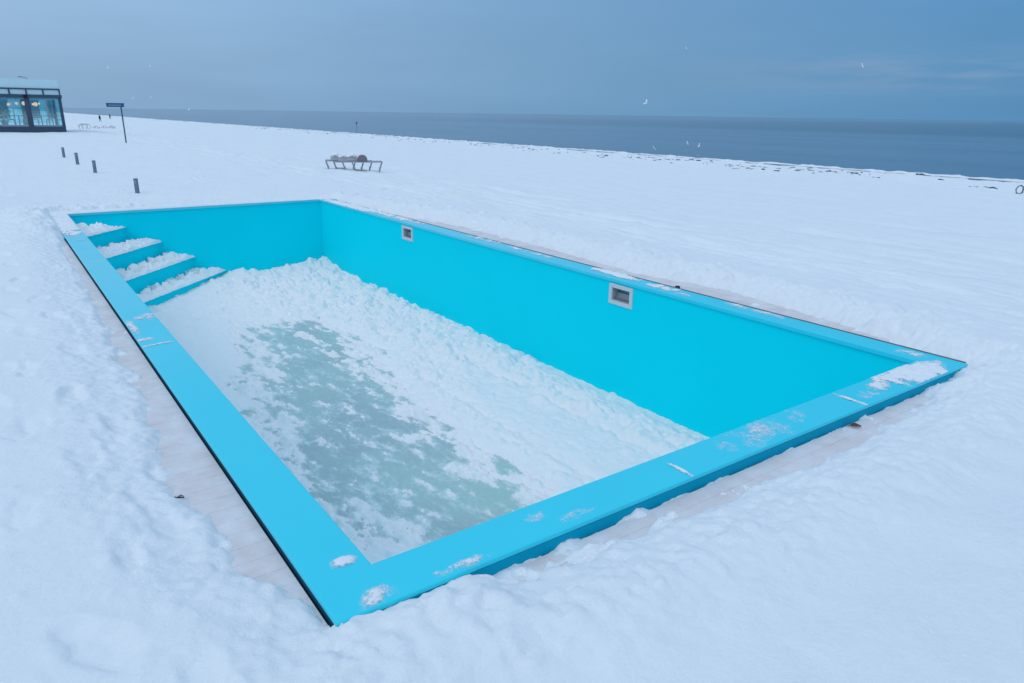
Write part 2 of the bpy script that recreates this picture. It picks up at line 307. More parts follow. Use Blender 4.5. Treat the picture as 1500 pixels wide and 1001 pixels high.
CRUMB = stamps(420, (4.95, 6.1), (-.5, 12.5), .03, .11) + stamps(300, (-.5, 5.0), (-.85, -.42), .012, .045) + stamps(160, (-1.6, -.4), (-.6, 9.5), .012, .04) + stamps(160, (4.8, 9), (-1.5, 12), .02, .06) + stamps(90, (-1, 5), (12.2, 13.4), .02, .07)
def snow_z(u, v):
    z = base_z(u)
    # distance outside the pool edge, by side
    du = np.maximum(U0 - u, u - U1); dv = np.maximum(V0 - v, v - V1)
    d = np.where((du > 0) & (dv > 0), np.hypot(du, dv), np.maximum(du, dv))
    left = ss(0.0, 0.3, (U0 - u) - np.maximum(dv, 0) + 0.15); near = ss(0, 0.3, (V0 - v) - np.maximum(du, 0) + 0.15); right = ss(0, 0.3, (u - U1) - np.maximum(dv, 0) + .15)
    wl = np.interp(v, [-.5, 0.05, .3, .8, 1.3, 1.9, 2.4, 3.6, 4.5, 6.1, 9.2, 10.5], [-.05, .03, .14, .17, .25, .16, .16, .12, .10, .08, .04, -.08])
    wn = np.interp(u, [-.5, -.2, .05, .3, .42, .8, 1.6, 2.6, 3.2, 3.7, 4.2, 4.7], [-.06, -.05, -.07, -.04, .06, .10, .16, .18, .14, .07, .02, -.02])
    wr = np.interp(v, [-.5, 0.0, 1.1, 2.4, 3.6, 5.5, 7.8, 9.0, 11.5], [-.02, .15, .45, .62, .40, .55, .55, .35, .0])
    tot = left + near + right + 1e-6
    w = (left * wl + near * wn + right * wr) / tot
    w = w + 0.05 * fbm(u * 4.1, v * 4.1, 4, 3) + 0.02 * perlin(u * 19, v * 19, 5)
    far = ss(V1 - 0.15, V1 + 0.1, v) * (1 - ss(0.5, 3, d)); w = w * (1 - ss(V1 - .6, V1, v)) - 0.04 * ss(V1 - .6, V1, v)
    e = d - w
    lump = billow(u * 2.6, v * 2.6, 5, 11, 0.55)
    crest = np.exp(-((e - 0.34) / 0.26) ** 2)
    rise = ss(-0.01, 0.10, e) * 0.045 + ss(0.0, 0.5, e) * 0.06
    crumb = fbm(u * 15, v * 15, 4, 13, .62)
    bank = rise + crest * ((0.022 + 0.018 * lump + 0.013 * crumb) * (0.35 + .95 * right) + near * (.018 + .002 * lump + .005 * crumb)) + .0055 * (1 - .6 * near) * crumb * ss(-.02, .05, e) * ss(.6, .1, e)
    # rougher heaps of shovelled snow beyond the far long side
    rub = np.exp(-((e - 0.42) / 0.34) ** 2) * right
    bank = bank + rub * (0.05 * billow(u * 3.1, v * 1.8, 5, 21, 0.6) - 0.006)
    # near front: dip behind the crest, then a smooth drift
    bank = bank + near * (-0.025 * np.exp(-((e - 0.75) / 0.25) ** 2) + 0.03 * ss(.9, 2.2, e))
    bank = np.where(e < 0, np.maximum(-0.012, e * 0.5), bank)
    bank = bank + .027 * left / tot * np.exp(-np.maximum(d, 0) / 1.5)
    bank = bank + np.maximum(left, ss(V1 - .4, V1, v)) * np.interp(v, [8.8, 9.7, 11.5, 12.2, 13.5], [0, .085, .095, .08, 0.0]) * np.exp(-(np.maximum(d, 0) / .7) ** 2) * (1 + .6 * fbm(u * 5, v * 5, 4, 36, .6)) * (u < 1.2)
    # thin crumbs of snow on the boards and against the near edge, drifts over the two near corners
    thin = ss(.02, .25, d)
    bank = bank + np.where(e < .03, near * (0.030 * np.maximum(0, fbm(u * 5.5, v * 9, 5, 33, .62) + np.interp(u, [.3, 1.3, 1.65, 2.2, 2.6, 3.6, 4.1], [.7, .6, .15, .4, .05, .08, .4])) * (1 - .6 * thin) + np.exp(-np.maximum(d, 0) / .045) * (.020 + .045 * np.maximum(-.3, fbm(u * 4.5, v * .5, 5, 35, .62)))) + right * np.exp(-np.maximum(d, 0) / .06) * np.clip(.03 + .13 * fbm(v * 1.1, u * 0 + 3.3, 4, 38, .6), 0, .105) + (left + right) / tot * .022 * np.maximum(0, fbm(u * 5, v * 5, 5, 37, .6) - .22), 0)
    bank = bank + near * np.interp(u, [-.7, -.35, .25, .5, 3.9, 4.35, 4.8, 5.2], [.0, .045, .04, 0, 0, .045, .04, 0]) * np.exp(-(np.maximum(d, 0) / .3) ** 2) * (1 + .7 * fbm(u * 6, v * 6, 4, 39, .6))
    z = z + 0.02 + bank * np.exp(-np.maximum(d - 2, 0) / 6)
    # rolling snow, small lumps, wind ripples and vehicle tracks along the beach
    out = ss(0.15, 1.2, e)
    z = z + out * (0.045 * fbm(u * .45, v * .45, 3, 41) + 0.009 * fbm(u * 1.6, v * 1.6, 4, 43))
    rough = out * (0.4 + 0.6 * ss(-.2, .3, fbm(u * .6, v * .6, 3, 47)))
    z = z + rough * 0.006 * fbm(u * 8, v * 8, 5, 51, .66) * np.where((v < -0.6) & (u > .3), .35, 1)
    beach = ss(5.8, 7.2, u)
    z = z + beach * (0.050 * fbm(u * 2.2, v * .10, 3, 61) + 0.022 * fbm(u * 2.5, v * 1.6, 4, 63, .6) + 0.045 * fbm(u * 6, v * .22, 2, 67) * ss(-.1, .3, fbm(u * .25, v * .05, 2, 71)))
    z = z + beach * ss(40, 44, u) * ss(53, 48, u) * 0.10 * np.maximum(0, fbm(u * .8, v * .5, 4, 77))
    wind = 0.009 * fbm(u * 1.2 + v * .4, v * 3.5 - u * 1.0, 3, 81) * ss(0.3, 1, e) * (u < 1)
    z = z + wind
    for (c0, wob, dp) in ((8.1, 1, .045), (9.7, 1, .045), (11.6, 2, .03), (13.2, 2, .03), (7.4, 3, .03), (15.5, 4, .04), (17.1, 4, .04), (24.0, 5, .05), (25.6, 5, .05)):
        c = c0 + .5 * perlin(v * .05, v * 0 + wob, 95) + .04 * v * (wob == 3)
        dp = dp * 1.5; x = (u - c) / .13; on = ss(-.35, .1, perlin(v * .12, v * 0 + c0, 96)); near_ = np.abs(x) < 4
        z = z + np.where(near_, on * dp * (-np.exp(-x ** 4) + .55 * np.exp(-((np.abs(x) - 1.55) / .4) ** 2) + .2 * np.exp(-x ** 2) * perlin(u * 9, v * 7, 97)), 0)
    z = stamp(u, v, z, CRUMB, lambda a, b: .65 if a > 4.7 else .6)
    for (fx, fy, a, dep, sc) in FOOT:
        if u.shape[0] > 1:
            i0, i1 = np.searchsorted(u[:, 0], [fx - .5, fx + .5]); j0, j1 = np.searchsorted(v[0], [fy - .5, fy + .5]); m = (slice(i0, i1), slice(j0, j1))
            if i0 == i1 or j0 == j1: continue
        else:
            if abs(u[0, 0] - fx) > .5 or abs(v[0, 0] - fy) > .5: continue
            m = (slice(0, 1), slice(0, 1))
        x = u[m] - fx; y = v[m] - fy
        x = x + .03 * perlin(u[m] * 9, v[m] * 9, 91); y = y + .03 * perlin(u[m] * 9, v[m] * 9, 92)
        p = (x * math.cos(a) + y * math.sin(a)) / (.15 * sc); q = (-x * math.sin(a) + y * math.cos(a)) / (.06 * sc)
        r = np.sqrt(p * p + q * q)
        z[m] += -dep * ss(1.25, .65, r) + dep * .4 * np.exp(-((r - 1.45) / .3) ** 2) * (.6 + .6 * perlin(u[m] * 14, v[m] * 14, 93))
    # keep clear of the pool basin
    inside = (u > U0 - .012) & (u < U1 + .012) & (v > V0 - .012) & (v < V1 + .012)
    lim = np.where(inside, np.where(near > .3, -0.004, np.where((v > 9.3) & (u < 1), np.where(v > V1 - .06, -.01, .026), -0.035)), 1e3)
    return np.minimum(z, lim) if True else z

def spaced(parts):
    xs = []
    for a, b, s in parts: xs += list(np.arange(a, b - 1e-6, s))
    return xs
def geo(a, b, s, g):
    xs = [a]
    while xs[-1] < b: xs.append(xs[-1] + s); s *= g
    return xs
us = sorted(set(np.round([-x for x in geo(2.6, 600, .03, 1.06)] + spaced([(-2.6, -.2, .0155), (-.2, 4.6, .019), (4.6, 7.0, .026)]) + geo(7.0, 20, .04, 1.025) + spaced([(20.5, 40, .6), (40, 53, .25), (53, 56, .12), (56, 62, 1)]), 4)))
vs = sorted(set(np.round([-x for x in geo(2.4, 300, .05, 1.08)] + spaced([(-2.4, 2.0, .0155)]) + geo(2.0, 12, .016, 1.0035) + geo(12.0, 60, .05, 1.012) + geo(61, 4000, .8, 1.025), 4)))
us = np.array(us); vs = np.array(vs)
INS = 0.02
ground = grid_mesh('snow_ground', us, vs, snow_z, SNOW, keep=lambda u, v, z: ~(((u > U0 + INS) & (u < U1 - INS) & (v > V0 + INS) & (v < V1 - INS)) | ((u > U0 - .014) & (u < U0 + .1) & (v > V0 + .01) & (v < 9.4) & (z < -.022))), kind='structure')
print('ground', len(us), len(vs))
def gz(x, y):
    return float(snow_z(np.array([[float(x)]]), np.array([[float(y)]]))[0, 0])
def on_ground(px, py):
    z = -0.3
    for _ in range(40):
        p = on_z(px, py, z); z = 0.5 * z + 0.5 * float(base_z(p.x) + 0.02)
    return Vector((p.x, p.y, gz(p.x, p.y)))

# boarded surround (top 10 cm below the coping), a ring of slabs
bm = B()
T = -0.075
box(bm, (-1.6, -1.6, T - .12), (U0 - .008, V1 + 1.5, -.048))
for a, b in ( ((U1 + .016, -1.6), (U1 + 1.5, V1 + 1.5)), ((U0 - .008, -1.6), (U1 + .016, V0 - .012)), ((U0 - .008, V1 + .012), (U1 + .016, V1 + 1.5))):
    box(bm, (*a, T - .12), (*b, T))
deck = from_bm('deck', bm, DECK); tag(deck, kind='structure')

# sea, wet strip, ice rim
grid_mesh('sea', np.array([50, 56, 70, 120, 400, 2000, 14000.]), np.array([-9000, -500, 0, 200, 1000, 4000, 14000.]), lambda u, v: np.full_like(u, SEAZ), SEA, kind='structure')
grid_mesh('wet_sand', np.array(sorted([52.2, 53.0, 53.6, 54.2, 54.9, 55.6, 57.0])), np.array([-200 + 2.0 * i for i in range(300)] + [500, 700, 1000, 2000, 4000.]),
          lambda u, v: base_z(u) + np.interp(u, [52.2, 53, 54.2, 55.6, 57], [-.05, .045, .05, .03, -.05]) + .02 * fbm(u * .7, v * .25, 3, 5), WETSAND, kind='structure')
def rim_z(u, v):
    c = 56.0 + 0.5 * fbm(v * .03 + u * 0, v * 0, 3, 8); w = 0.62 + .3 * perlin(v * .15, v * 0, 9)
    return SEAZ - .08 + .24 * np.sqrt(np.maximum(0, 1 - ((u - c) / w) ** 2)) * (0.85 + .4 * fbm(u * 1.1, v * .8, 3, 10))
rim = grid_mesh('shore_ice', np.arange(54.4, 57.8, .12), np.array([-60 + .4 * i for i in range(620)] + [200, 260, 400, 800, 1600.]), rim_z, SNOW, kind='structure')

# ------------------------------------------------------------------ pool
pool = empty('swimming_pool', (0, 0, 0), 0, 'turquoise rectangular outdoor pool drained and half filled with snow', 'swimming pool')
def quad(bm, pts): return bm.faces.new([bm.verts.new(p) for p in pts])
WO = 0.022           # walls stand back under the coping lip
ZB = -1.62
SK = [(2.94, 3.30), (7.86, 8.22)]; SKZ = (-0.285, -0.055)
bm = B()
xa, xb, ya, yb = -WO, W + WO, -WO, LEN + WO
quad(bm, [(xa, yb, 0 - .02), (xb, yb, -.02), (xb, yb, ZB), (xa, yb, ZB)])
quad(bm, [(xa, ya, -.02), (xa, ya, ZB), (xb, ya, ZB), (xb, ya, -.02)])
quad(bm, [(xa, ya, -.02), (xa, yb, -.02), (xa, yb, ZB), (xa, ya, ZB)])
cuts = [ya, SK[0][0] + .045, SK[0][1] - .045, SK[1][0] + .045, SK[1][1] - .045, yb]
for i in range(5):
    a, b = cuts[i], cuts[i + 1]
    if i in (1, 3):
        quad(bm, [(xb, a, SKZ[0] + .045), (xb, b, SKZ[0] + .045), (xb, b, ZB), (xb, a, ZB)]); quad(bm, [(xb, a, -.02), (xb, b, -.02), (xb, b, SKZ[1] - .045), (xb, a, SKZ[1] - .045)])
    else: quad(bm, [(xb, a, -.02), (xb, b, -.02), (xb, b, ZB), (xb, a, ZB)])
quad(bm, [(xa, ya, ZB), (xb, ya, ZB), (xb, yb, ZB), (xa, yb, ZB)])
from_bm('basin', bm, PAINT, pool)
# rim frames swept round the rectangle
def frame_ring(bm, prof):
    # prof: list of (offset outward from the inner edge, z)
    rings = []
    for (o, z) in prof:
        rings.append([bm.verts.new(p) for p in ((-o, -o, z), (W + o, -o, z), (W + o, LEN + o, z), (-o, LEN + o, z))])
    n = len(rings)
    for i in range(n):
        a, b = rings[i], rings[(i + 1) % n]
        for k in range(4): bm.faces.new((a[k], a[(k + 1) % 4], b[(k + 1) % 4], b[k]))
bm = B()
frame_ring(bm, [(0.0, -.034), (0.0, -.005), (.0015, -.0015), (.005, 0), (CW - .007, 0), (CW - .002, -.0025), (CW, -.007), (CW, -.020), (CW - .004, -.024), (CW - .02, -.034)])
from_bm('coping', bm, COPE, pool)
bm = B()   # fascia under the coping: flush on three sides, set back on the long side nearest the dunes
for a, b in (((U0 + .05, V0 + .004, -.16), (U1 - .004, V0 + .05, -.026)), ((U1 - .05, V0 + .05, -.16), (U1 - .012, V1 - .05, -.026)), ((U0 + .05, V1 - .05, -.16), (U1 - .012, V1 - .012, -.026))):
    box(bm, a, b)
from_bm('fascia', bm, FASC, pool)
bm = B(); box(bm, (U0 + .006, V0 + .012, -.30), (U0 + .049, V1 - .012, -.026)); box(bm, (U0 - .10, V0 + .0, -.32), (U0 + .006, V1, -.30)); from_bm('gap_shade_strip', bm, DARK, pool)  # left face and slot floor, shade between coping and boards painted in navy
bm = B(); box(bm, (U1 + .001, V0 + .02, -.10), (U1 + .013, V1 - .05, .005), .002); from_bm('edging', bm, mat('brown_edging', (.20, .15, .165), rough=.7, var=.3, vscale=12), pool)
# corner steps
TZ = [-0.27, -0.58, -0.91, -1.225]; AL = [0.99, 1.565, 2.06, 2.50]; AR = [0.867, 1.377, 1.90, 2.43]
step_geo = []
for k in range(4):
    bm = B()
    al, ar, z = AL[k], AR[k], TZ[k]
    # front: from (0, LEN-al) to (ar, LEN), slightly rounded at the far end
    poly = [(-WO, LEN + WO), (-WO, LEN - al)]
    p0 = Vector((-WO, LEN - al)); p1 = Vector((ar, LEN + WO))
    for t in (0.25, .5, .75, .86): poly.append(tuple(p0.lerp(p1, t)))
    poly += [tuple(p0.lerp(p1, .95) + Vector((.0, .015))), tuple(p1 + Vector((-.03, 0)))]
    lip = 0.035
    top = [bm.verts.new((x, y, z)) for x, y in poly]
    mid = [bm.verts.new((x, y, z - lip)) for x, y in poly]
    nrm = Vector(((p1 - p0).y, -(p1 - p0).x)).normalized()
    bot = [bm.verts.new((x - nrm.x * .02 * (i > 0), y - nrm.y * .02 * (i > 0), z - lip - .004)) for i, (x, y) in enumerate(poly)]
    low = [bm.verts.new((x - nrm.x * .02 * (i > 0), y - nrm.y * .02 * (i > 0), z - .45)) for i, (x, y) in enumerate(poly)]
    bm.faces.new(top)
    for A, Bq in ((top, mid), (mid, bot), (bot, low)):
        for i in range(1, len(poly) - 1): bm.faces.new((A[i], A[i + 1], Bq[i + 1], Bq[i]))
    from_bm('step', bm, PAINT, pool)
# skimmers
for (a, b) in SK:
    bm = B(); z0, z1 = SKZ; t = .045; x0, x1 = xb - .014, xb + .006
    box(bm, (x0, a, z0), (x1, b, z0 + t), .004); box(bm, (x0, a, z1 - t), (x1, b, z1), .004)
    box(bm, (x0 + .0005, a, z0 + t), (x1, a + t, z1 - t), .002); box(bm, (x0 + .0005, b - t, z0 + t), (x1, b, z1 - t), .002)
    sk = from_bm('skimmer', bm, PLASTIC, pool)
    bm = B(); i0, i1, j0, j1 = a + t, b - t, z0 + t, z1 - t; xr = xb + .11
    quad(bm, [(xr, i0, j0), (xr, i1, j0), (xr, i1, j1), (xr, i0, j1)])
    for P in ([(x1, i0, j0), (xr, i0, j0), (xr, i0, j1), (x1, i0, j1)], [(x1, i1, j0), (x1, i1, j1), (xr, i1, j1), (xr, i1, j0)], [(x1, i0, j0), (x1, i1, j0), (xr, i1, j0), (xr, i0, j0)], [(x1, i0, j1), (xr, i0, j1), (xr, i1, j1), (x1, i1, j1)]): quad(bm, P)
    from_bm('skimmer_throat', bm, PLASTIC_IN, sk)
    bm = B(); box(bm, (xb + .075, i0 + .004, j0 + .004), (xb + .087, i1 - .004, j0 + .075), .003); from_bm('weir_flap', bm, PLASTIC_IN, sk)
    bm = B(); tube(bm, [(xb + .03, i0, j0 + .03), (xb + .03, i1, j0 + .03)], .006); from_bm('hinge_rod', bm, STEEL, sk)

# snow and ice on the pool floor
ICE_P = np.array([(1.94, 8.36), (2.84, 8.04), (2.66, 6.81), (2.36, 5.68), (2.37, 4.92), (2.15, 4.05), (2.19, 3.33), (2.04, 2.55), (2.32, 2.4), (2.25, 2.0), (2.2, 1.65), (1.65, 1.62), (1.38, 1.8), (1.27, 2.18), (1.14, 2.58), (1.09, 3.1), (0.96, 3.49), (1.08, 4.27), (1.33, 5.54), (1.88, 6.79)])
LEFT_P = np.array([(1.68, 8.67), (1.0, 6.07), (0.75, 5.07), (0.72, 3.94), (0.62, 2.94), (0.7, 2.05), (1.3, 1.55), (2.4, 1.4), (2.7, 2.2), (2.5, 3.6), (2.7, 4.9), (3.0, 6.0), (3.05, 8.3)])
def poly_sd(u, v, P):
    d = np.full(u.shape, 1e9); ins = np.zeros(u.shape, bool)
    for a, b in zip(P, np.roll(P, -1, 0)):
        e = b - a; t = np.clip(((u - a[0]) * e[0] + (v - a[1]) * e[1]) / (e @ e), 0, 1)
        d = np.minimum(d, np.hypot(u - a[0] - t * e[0], v - a[1] - t * e[1]))
        c = ((a[1] > v) != (b[1] > v)); x = a[0] + (v - a[1]) * e[0] / (e[1] if e[1] else 1e-9); ins ^= c & (u < x)
    return np.where(ins, -d, d)
IZ = -1.45
CLUMP = stamps(420, (3.55, 4.36), (-.02, 11.7), .03, .15) + stamps(420, (2.3, 4.3), (4.6, 11.7), .03, .15) + stamps(160, (.6, 4.3), (9.0, 11.7), .03, .16) + stamps(200, (2.25, 3.0), (.8, 6.0), .02, .09) + stamps(120, (.2, 2.6), (8.3, 10.0), .02, .09) + stamps(60, (.05, .9), (.3, 8.0), .02, .06)
def floor_z(u, v):
    wu = u + .16 * fbm(u * 1.5, v * 1.5, 3, 101); wv = v + .3 * fbm(u * 1.2, v * 1.2, 3, 103)
    sd = poly_sd(wu, wv, ICE_P); sl = poly_sd(wu, wv, LEFT_P)
    # wind-carved streaks: elongated along the pool, slightly slanted
    c, s = math.cos(-.12), math.sin(-.12); a = u * c - v * s; b = u * s + v * c
    st = fbm(a * 6.5, b * 1.9, 7, 107, .68); fine = fbm(a * 13, b * 7, 5, 109, .66)
    open_ = ss(.10, -.12, sd); patch = ss(.12, -.15, sl)
    # thickness over the ice
    t = 0.046 - 0.075 * open_ - 0.040 * patch * (1 - open_) + 0.055 * patch * (st * .75 + fine * .32) + .006 * fine
    cover = ss(0.3, -0.05, -sd)
    # deeper snow outside
    deep = ss(0.05, .8, sl)
    t = t + deep * 0.035
    rubble = billow(u * 3.0, v * 2.2, 5, 113, .52)
    zone = np.clip(ss(2.3, 2.7, u) * ss(3.2, 5.0, v + (u - 3) * -1.2) + np.exp(-((u - 3.98) / .30) ** 2) * 1.15 + ss(8.2, 9.2, v) * ss(1.2, 2.2, u) * .8 + np.exp(-((u - 2.75) / .3) ** 2) * ss(5, 3.5, v) * ss(.8, 2, v) * .7, 0, 1.25)
    zone = zone * ss(-.02, .25, sl)
    t = t + zone * (rubble * 0.072 - 0.018) + (1 - zone) * .012 * fbm(u * 3, v * 3, 4, 117) * (1 - open_)
    t = t + (zone * .014 + .003) * fbm(u * 11, v * 11, 4, 119, .6)
    # blocks heaped against the long wall, the far end and the near corner
    edge = ss(.5, .05, W - u) * .030 + ss(.9, .0, LEN - v) * ss(.9, 0, W - u) * .07 + ss(1.5, .1, LEN - v) * .055 * (.6 + .5 * billow(u * 1.5, v * 1.5, 3, 121)) + ss(.5, .0, u) * .05 + ss(.7, .0, v) * .05
    t = t + edge
    fu = u + .06 * perlin(v * .9, v * 0 + 2, 125) + .03 * perlin(v * 3, u * 3, 126)
    t = t + ss(6.5, 4.5, v) * (-.045 * np.exp(-((fu - 3.74) / .05) ** 2) * (.5 + .8 * perlin(v * 1.7, v * 0, 128)) + .035 * np.exp(-((fu - 4.02) / .16) ** 2)) - ss(6.5, 5, v) * .02 * np.exp(-((fu - 2.95) / .07) ** 2)
    # drift in front of the corner steps
    q = (LEN - v) / 2.75 + u / 2.7
    t = t + .035 * np.exp(-((q - 1.08) / .14) ** 2) * (u < 3)
    t = stamp(u, v, t, CLUMP, lambda a, b: .58 if b > 5 else .6)
    return IZ + t
gu = np.linspace(-WO + .001, W + WO - .001, 265); gv = np.linspace(-WO + .001, LEN + WO - .001, 640)
fs = grid_mesh('pool_snow', gu, gv, floor_z, SNOW_FINE, keep=lambda u, v, z: z > IZ - .01, kind='stuff')
tag(fs, 'white lumpy snow lying across the floor of the drained pool', 'snow')
ice = grid_mesh('ice_sheet', np.linspace(-WO + .002, W + WO - .002, 200), np.linspace(-WO + .002, LEN + WO - .002, 520), lambda u, v: np.full_like(u, IZ), ICE)
co = np.empty(len(ice.data.vertices) * 3, np.float32); ice.data.vertices.foreach_get('co', co); co = co.reshape(-1, 3).astype(float)
at = ice.data.attributes.new('rime', 'FLOAT', 'POINT'); at.data.foreach_set('value', (floor_z(co[:, 0][:, None], co[:, 1][:, None])[:, 0] - IZ).astype(np.float32))
tag(ice, kind='structure')
tag(ice, 'grey green sheet of ice showing through the snow on the pool floor', 'ice')

# snow lying on the steps
for k in range(4):
    al, ar, z = AL[k], AR[k], TZ[k]; pal, par = (AL[k - 1], AR[k - 1]) if k else (0.0, 0.0)
    def sz(u, v, al=al, ar=ar, z=z, pal=pal, par=par, k=k):
        y = LEN - v
        df = 1 - (y / al + np.maximum(u, 0) / ar); sc = al * ar / math.hypot(al, ar); df = df * sc          # distance behind the front edge
        db = ((y / pal + u / par) - 1) * pal * par / math.hypot(pal, par) if k else np.minimum(u, y) + .2     # distance ahead of the riser behind
        n = fbm(u * 5, v * 5, 5, 131 + k, .6)
        heap = 0.05 + .075 * billow(u * 3.3, v * 3.3, 5, 141 + 7 * k, .6)
        if k == 3: heap = heap * .8 + .01
        t = heap * ss(-.004, .03, df - .006 * (1 + n)) * (.38 + .75 * ss(.02, .24, df))
        # bare patches against the riser / wall side
        bare = np.clip(n * 1.1 + np.interp(u / ar, [0, .2, .55, 1], [.15, -.18, .1, .3]) + .0, -1, 1)
        if k: t = t * ss(-.12, .10, db - .07 + bare * .26)
        else: t = t * ss(-.1, .08, y - .12 + .15 * n)
        return z - .008 + t
    su = np.arange(-WO, ar + .02, .012); sv = np.arange(LEN - al - .02, LEN + WO, .012)
    s_ = grid_mesh('step_snow', su, sv, sz, SNOW_FINE, keep=lambda u, v, zz, z=z, al=al, ar=ar: (zz > z - .004) & (((LEN - v) / al + u / ar) < 1.0), kind='stuff')
    tag(s_, ['thin snow on the topmost corner step of the pool', 'clumped snow on the second corner step from the top', 'clumped snow on the third corner step from the top', 'broad snow patch on the lowest corner step of the pool'][k], 'snow', 'snow on the pool steps')

# snow on the coping
def cope_z(u, v):
    n = fbm(u * 6, v * 6, 5, 151, .6); n2 = fbm(u * 28, v * 28, 3, 157); t = np.full(u.shape, -.02)
    def blob(cu, cv, ru, rv, h, a=0.0, k=1.0):
        x = (u - cu) * math.cos(a) + (v - cv) * math.sin(a); y = -(u - cu) * math.sin(a) + (v - cv) * math.cos(a)
        r = np.sqrt((x / ru) ** 2 + (y / rv) ** 2)
        return h * (1 - r * r + k * (.45 * n + .25 * n2))
    P = [blob(4.06, -.10, .36, .165, .020, -.08, 1.3), blob(4.30, -.16, .22, .10, .012, .4, 1.3), blob(3.66, -.10, .16, .06, .008, .2, 2.2), blob(3.42, -.16, .10, .05, .005, 0, 2.6),
         blob(3.23, -.165, .022, .15, .012), blob(1.612, -.175, .016, .125, .010), blob(-.085, .075, .05, .035, .008, 0, 1.6), blob(-.06, -.20, .075, .05, .006, .3, 2.4), blob(.75, -.10, .05, .04, .004, 0, 2.5), blob(.9, -.19, .1, .03, .003, 0, 3.0),
         blob(2.3, -.12, .3, .1, .002, 0, 4.5), blob(.3, -.21, .12, .03, .008, 0, 2), blob(4.5, .1, .06, .1, .006, 0, 3),
         blob(-.125, 7.12, .11, .012, .008), blob(-.125, 8.84, .11, .015, .008), blob(-.13, 3.45, .12, .022, .010, .15, 1.5), blob(-.17, 3.62, .08, .05, .006, 0, 2.5), blob(-.08, 4.32, .09, .12, .010, .3, 2.2), blob(-.22, 4.0, .03, .25, .006, 0, 2),
         blob(-.16, 11.3, .24, 2.05, .035, 0, .9), blob(2.2, LEN + .13, 4.5, .24, .05, 0, .3),
         blob(4.50, 10.5, .2, 1.6, .02, 0, 1.6), blob(4.54, 8.6, .10, .8, .012, 0, 2.4), blob(4.57, 6.1, .07, .5, .010, 0, 2.6), blob(4.56, 3.35, .10, .42, .028, 0, 1.2), blob(4.50, 2.6, .08, .3, .008, 0, 2.8), blob(4.54, 5.0, .05, .6, .005, 0, 3.5), blob(4.56, 1.6, .05, .3, .004, 0, 3)]
    for p in P: t = np.maximum(t, np.minimum(p, .06))
    # powder ring
    lim = np.minimum.reduce([np.maximum.reduce([-(u), u - W, -(v), v - LEN]) , U1 - u, u - U0, V1 - v, v - V0])
    return t, ss(-.004, .02, lim)
cs_parts = []
cu = np.concatenate([np.arange(U0, .0, .009), np.arange(0, W, .012), np.arange(W, U1 + .001, .009)]); cv = np.concatenate([np.arange(V0, .0, .009), np.arange(0, LEN, .014), np.arange(LEN, V1 + .001, .012)])
POW = mat('powder_snow', (0.86, 0.87, 0.875), rough=0.8, spec=0.1, bump=0.4, bscale=80, bdist=0.006)
nt = POW.node_tree; pa = nt.nodes.new('ShaderNodeAttribute'); pa.attribute_name = 'cover'
pt = nt.nodes.new('ShaderNodeTexCoord'); pn = nt.nodes.new('ShaderNodeTexNoise'); pn.inputs['Scale'].default_value = 85; pn.inputs['Detail'].default_value = 6; pn.inputs['Roughness'].default_value = .75; nt.links.new(pt.outputs['Object'], pn.inputs[0])
pm = nt.nodes.new('ShaderNodeMath'); pm.operation = 'MULTIPLY_ADD'; pm.inputs[1].default_value = 1.5; nt.links.new(pn.outputs[0], pm.inputs[0]); nt.links.new(pa.outputs['Fac'], pm.inputs[2])
pr = nt.nodes.new('ShaderNodeMapRange'); pr.inputs[1].default_value = 0.98; pr.inputs[2].default_value = 1.5; nt.links.new(pm.outputs[0], pr.inputs[0]); nt.links.new(pr.outputs[0], nt.nodes['Principled BSDF'].inputs['Alpha'])
ring = lambda u, v: (u < 0) | (u > W) | (v < 0) | (v > LEN)
cs = grid_mesh('coping_snow', cu, cv, lambda u, v: (lambda r: np.where(r[0] > -.007, np.maximum(r[0], 0) * .75 * r[1] + .0008, -.01))(cope_z(u, v)), POW, keep=lambda u, v, z: (z > 0.0) & ring(u, v), kind='stuff')
co = np.empty(len(cs.data.vertices) * 3, np.float32); cs.data.vertices.foreach_get('co', co); co = co.reshape(-1, 3).astype(float)
tt = cope_z(co[:, 0][:, None], co[:, 1][:, None])[0][:, 0]
ca = cs.data.attributes.new('cover', 'FLOAT', 'POINT'); ca.data.foreach_set('value', np.interp(tt, [-.007, -.002, .004, .012], [-.25, .1, .5, 1.0]).astype(np.float32))
tag(cs, 'streaks and patches of snow left on the turquoise coping', 'snow')

# ------------------------------------------------------------------ bollards
BW = [(202, 287, 22), (140, 255, 18), (114, 242, 17), (94, 231, 14.5)]
BL = ['nearest grey blue bollard behind the far left pool corner', 'dark bollard second from the pool in the slanting row', 'paler grey bollard third from the pool in the row', 'smallest and farthest dark bollard in the row before the glass pavilion']
bm = B(); box(bm, (-.052, -.052, -.35), (.052, .052, .385), .006); b0 = empty('bollard', (0, 0, 0), 0, BL[0], 'bollard', 'bollards in a row by the pool'); from_bm('post', bm, mat('bollard_slate', (0.15, 0.21, 0.27), rough=0.5, var=.15), b0)
bm = B(); box(bm, (-.056, -.056, .386), (.056, .056, .398), .004); from_bm('cap', bm, SLATE, b0)
bm = B(); box(bm, (-.035, -.0545, .27), (.035, -.0525, .36)); from_bm('light_slot', bm, mat('slot_glass', (.22, .30, .36), rough=.2), b0)
def copy_tree(o, parent=None):
    c = o.copy(); COL.objects.link(c)
    if parent: c.parent = parent
    for ch in [x for x in o.children]: copy_tree(ch, c)
    return c
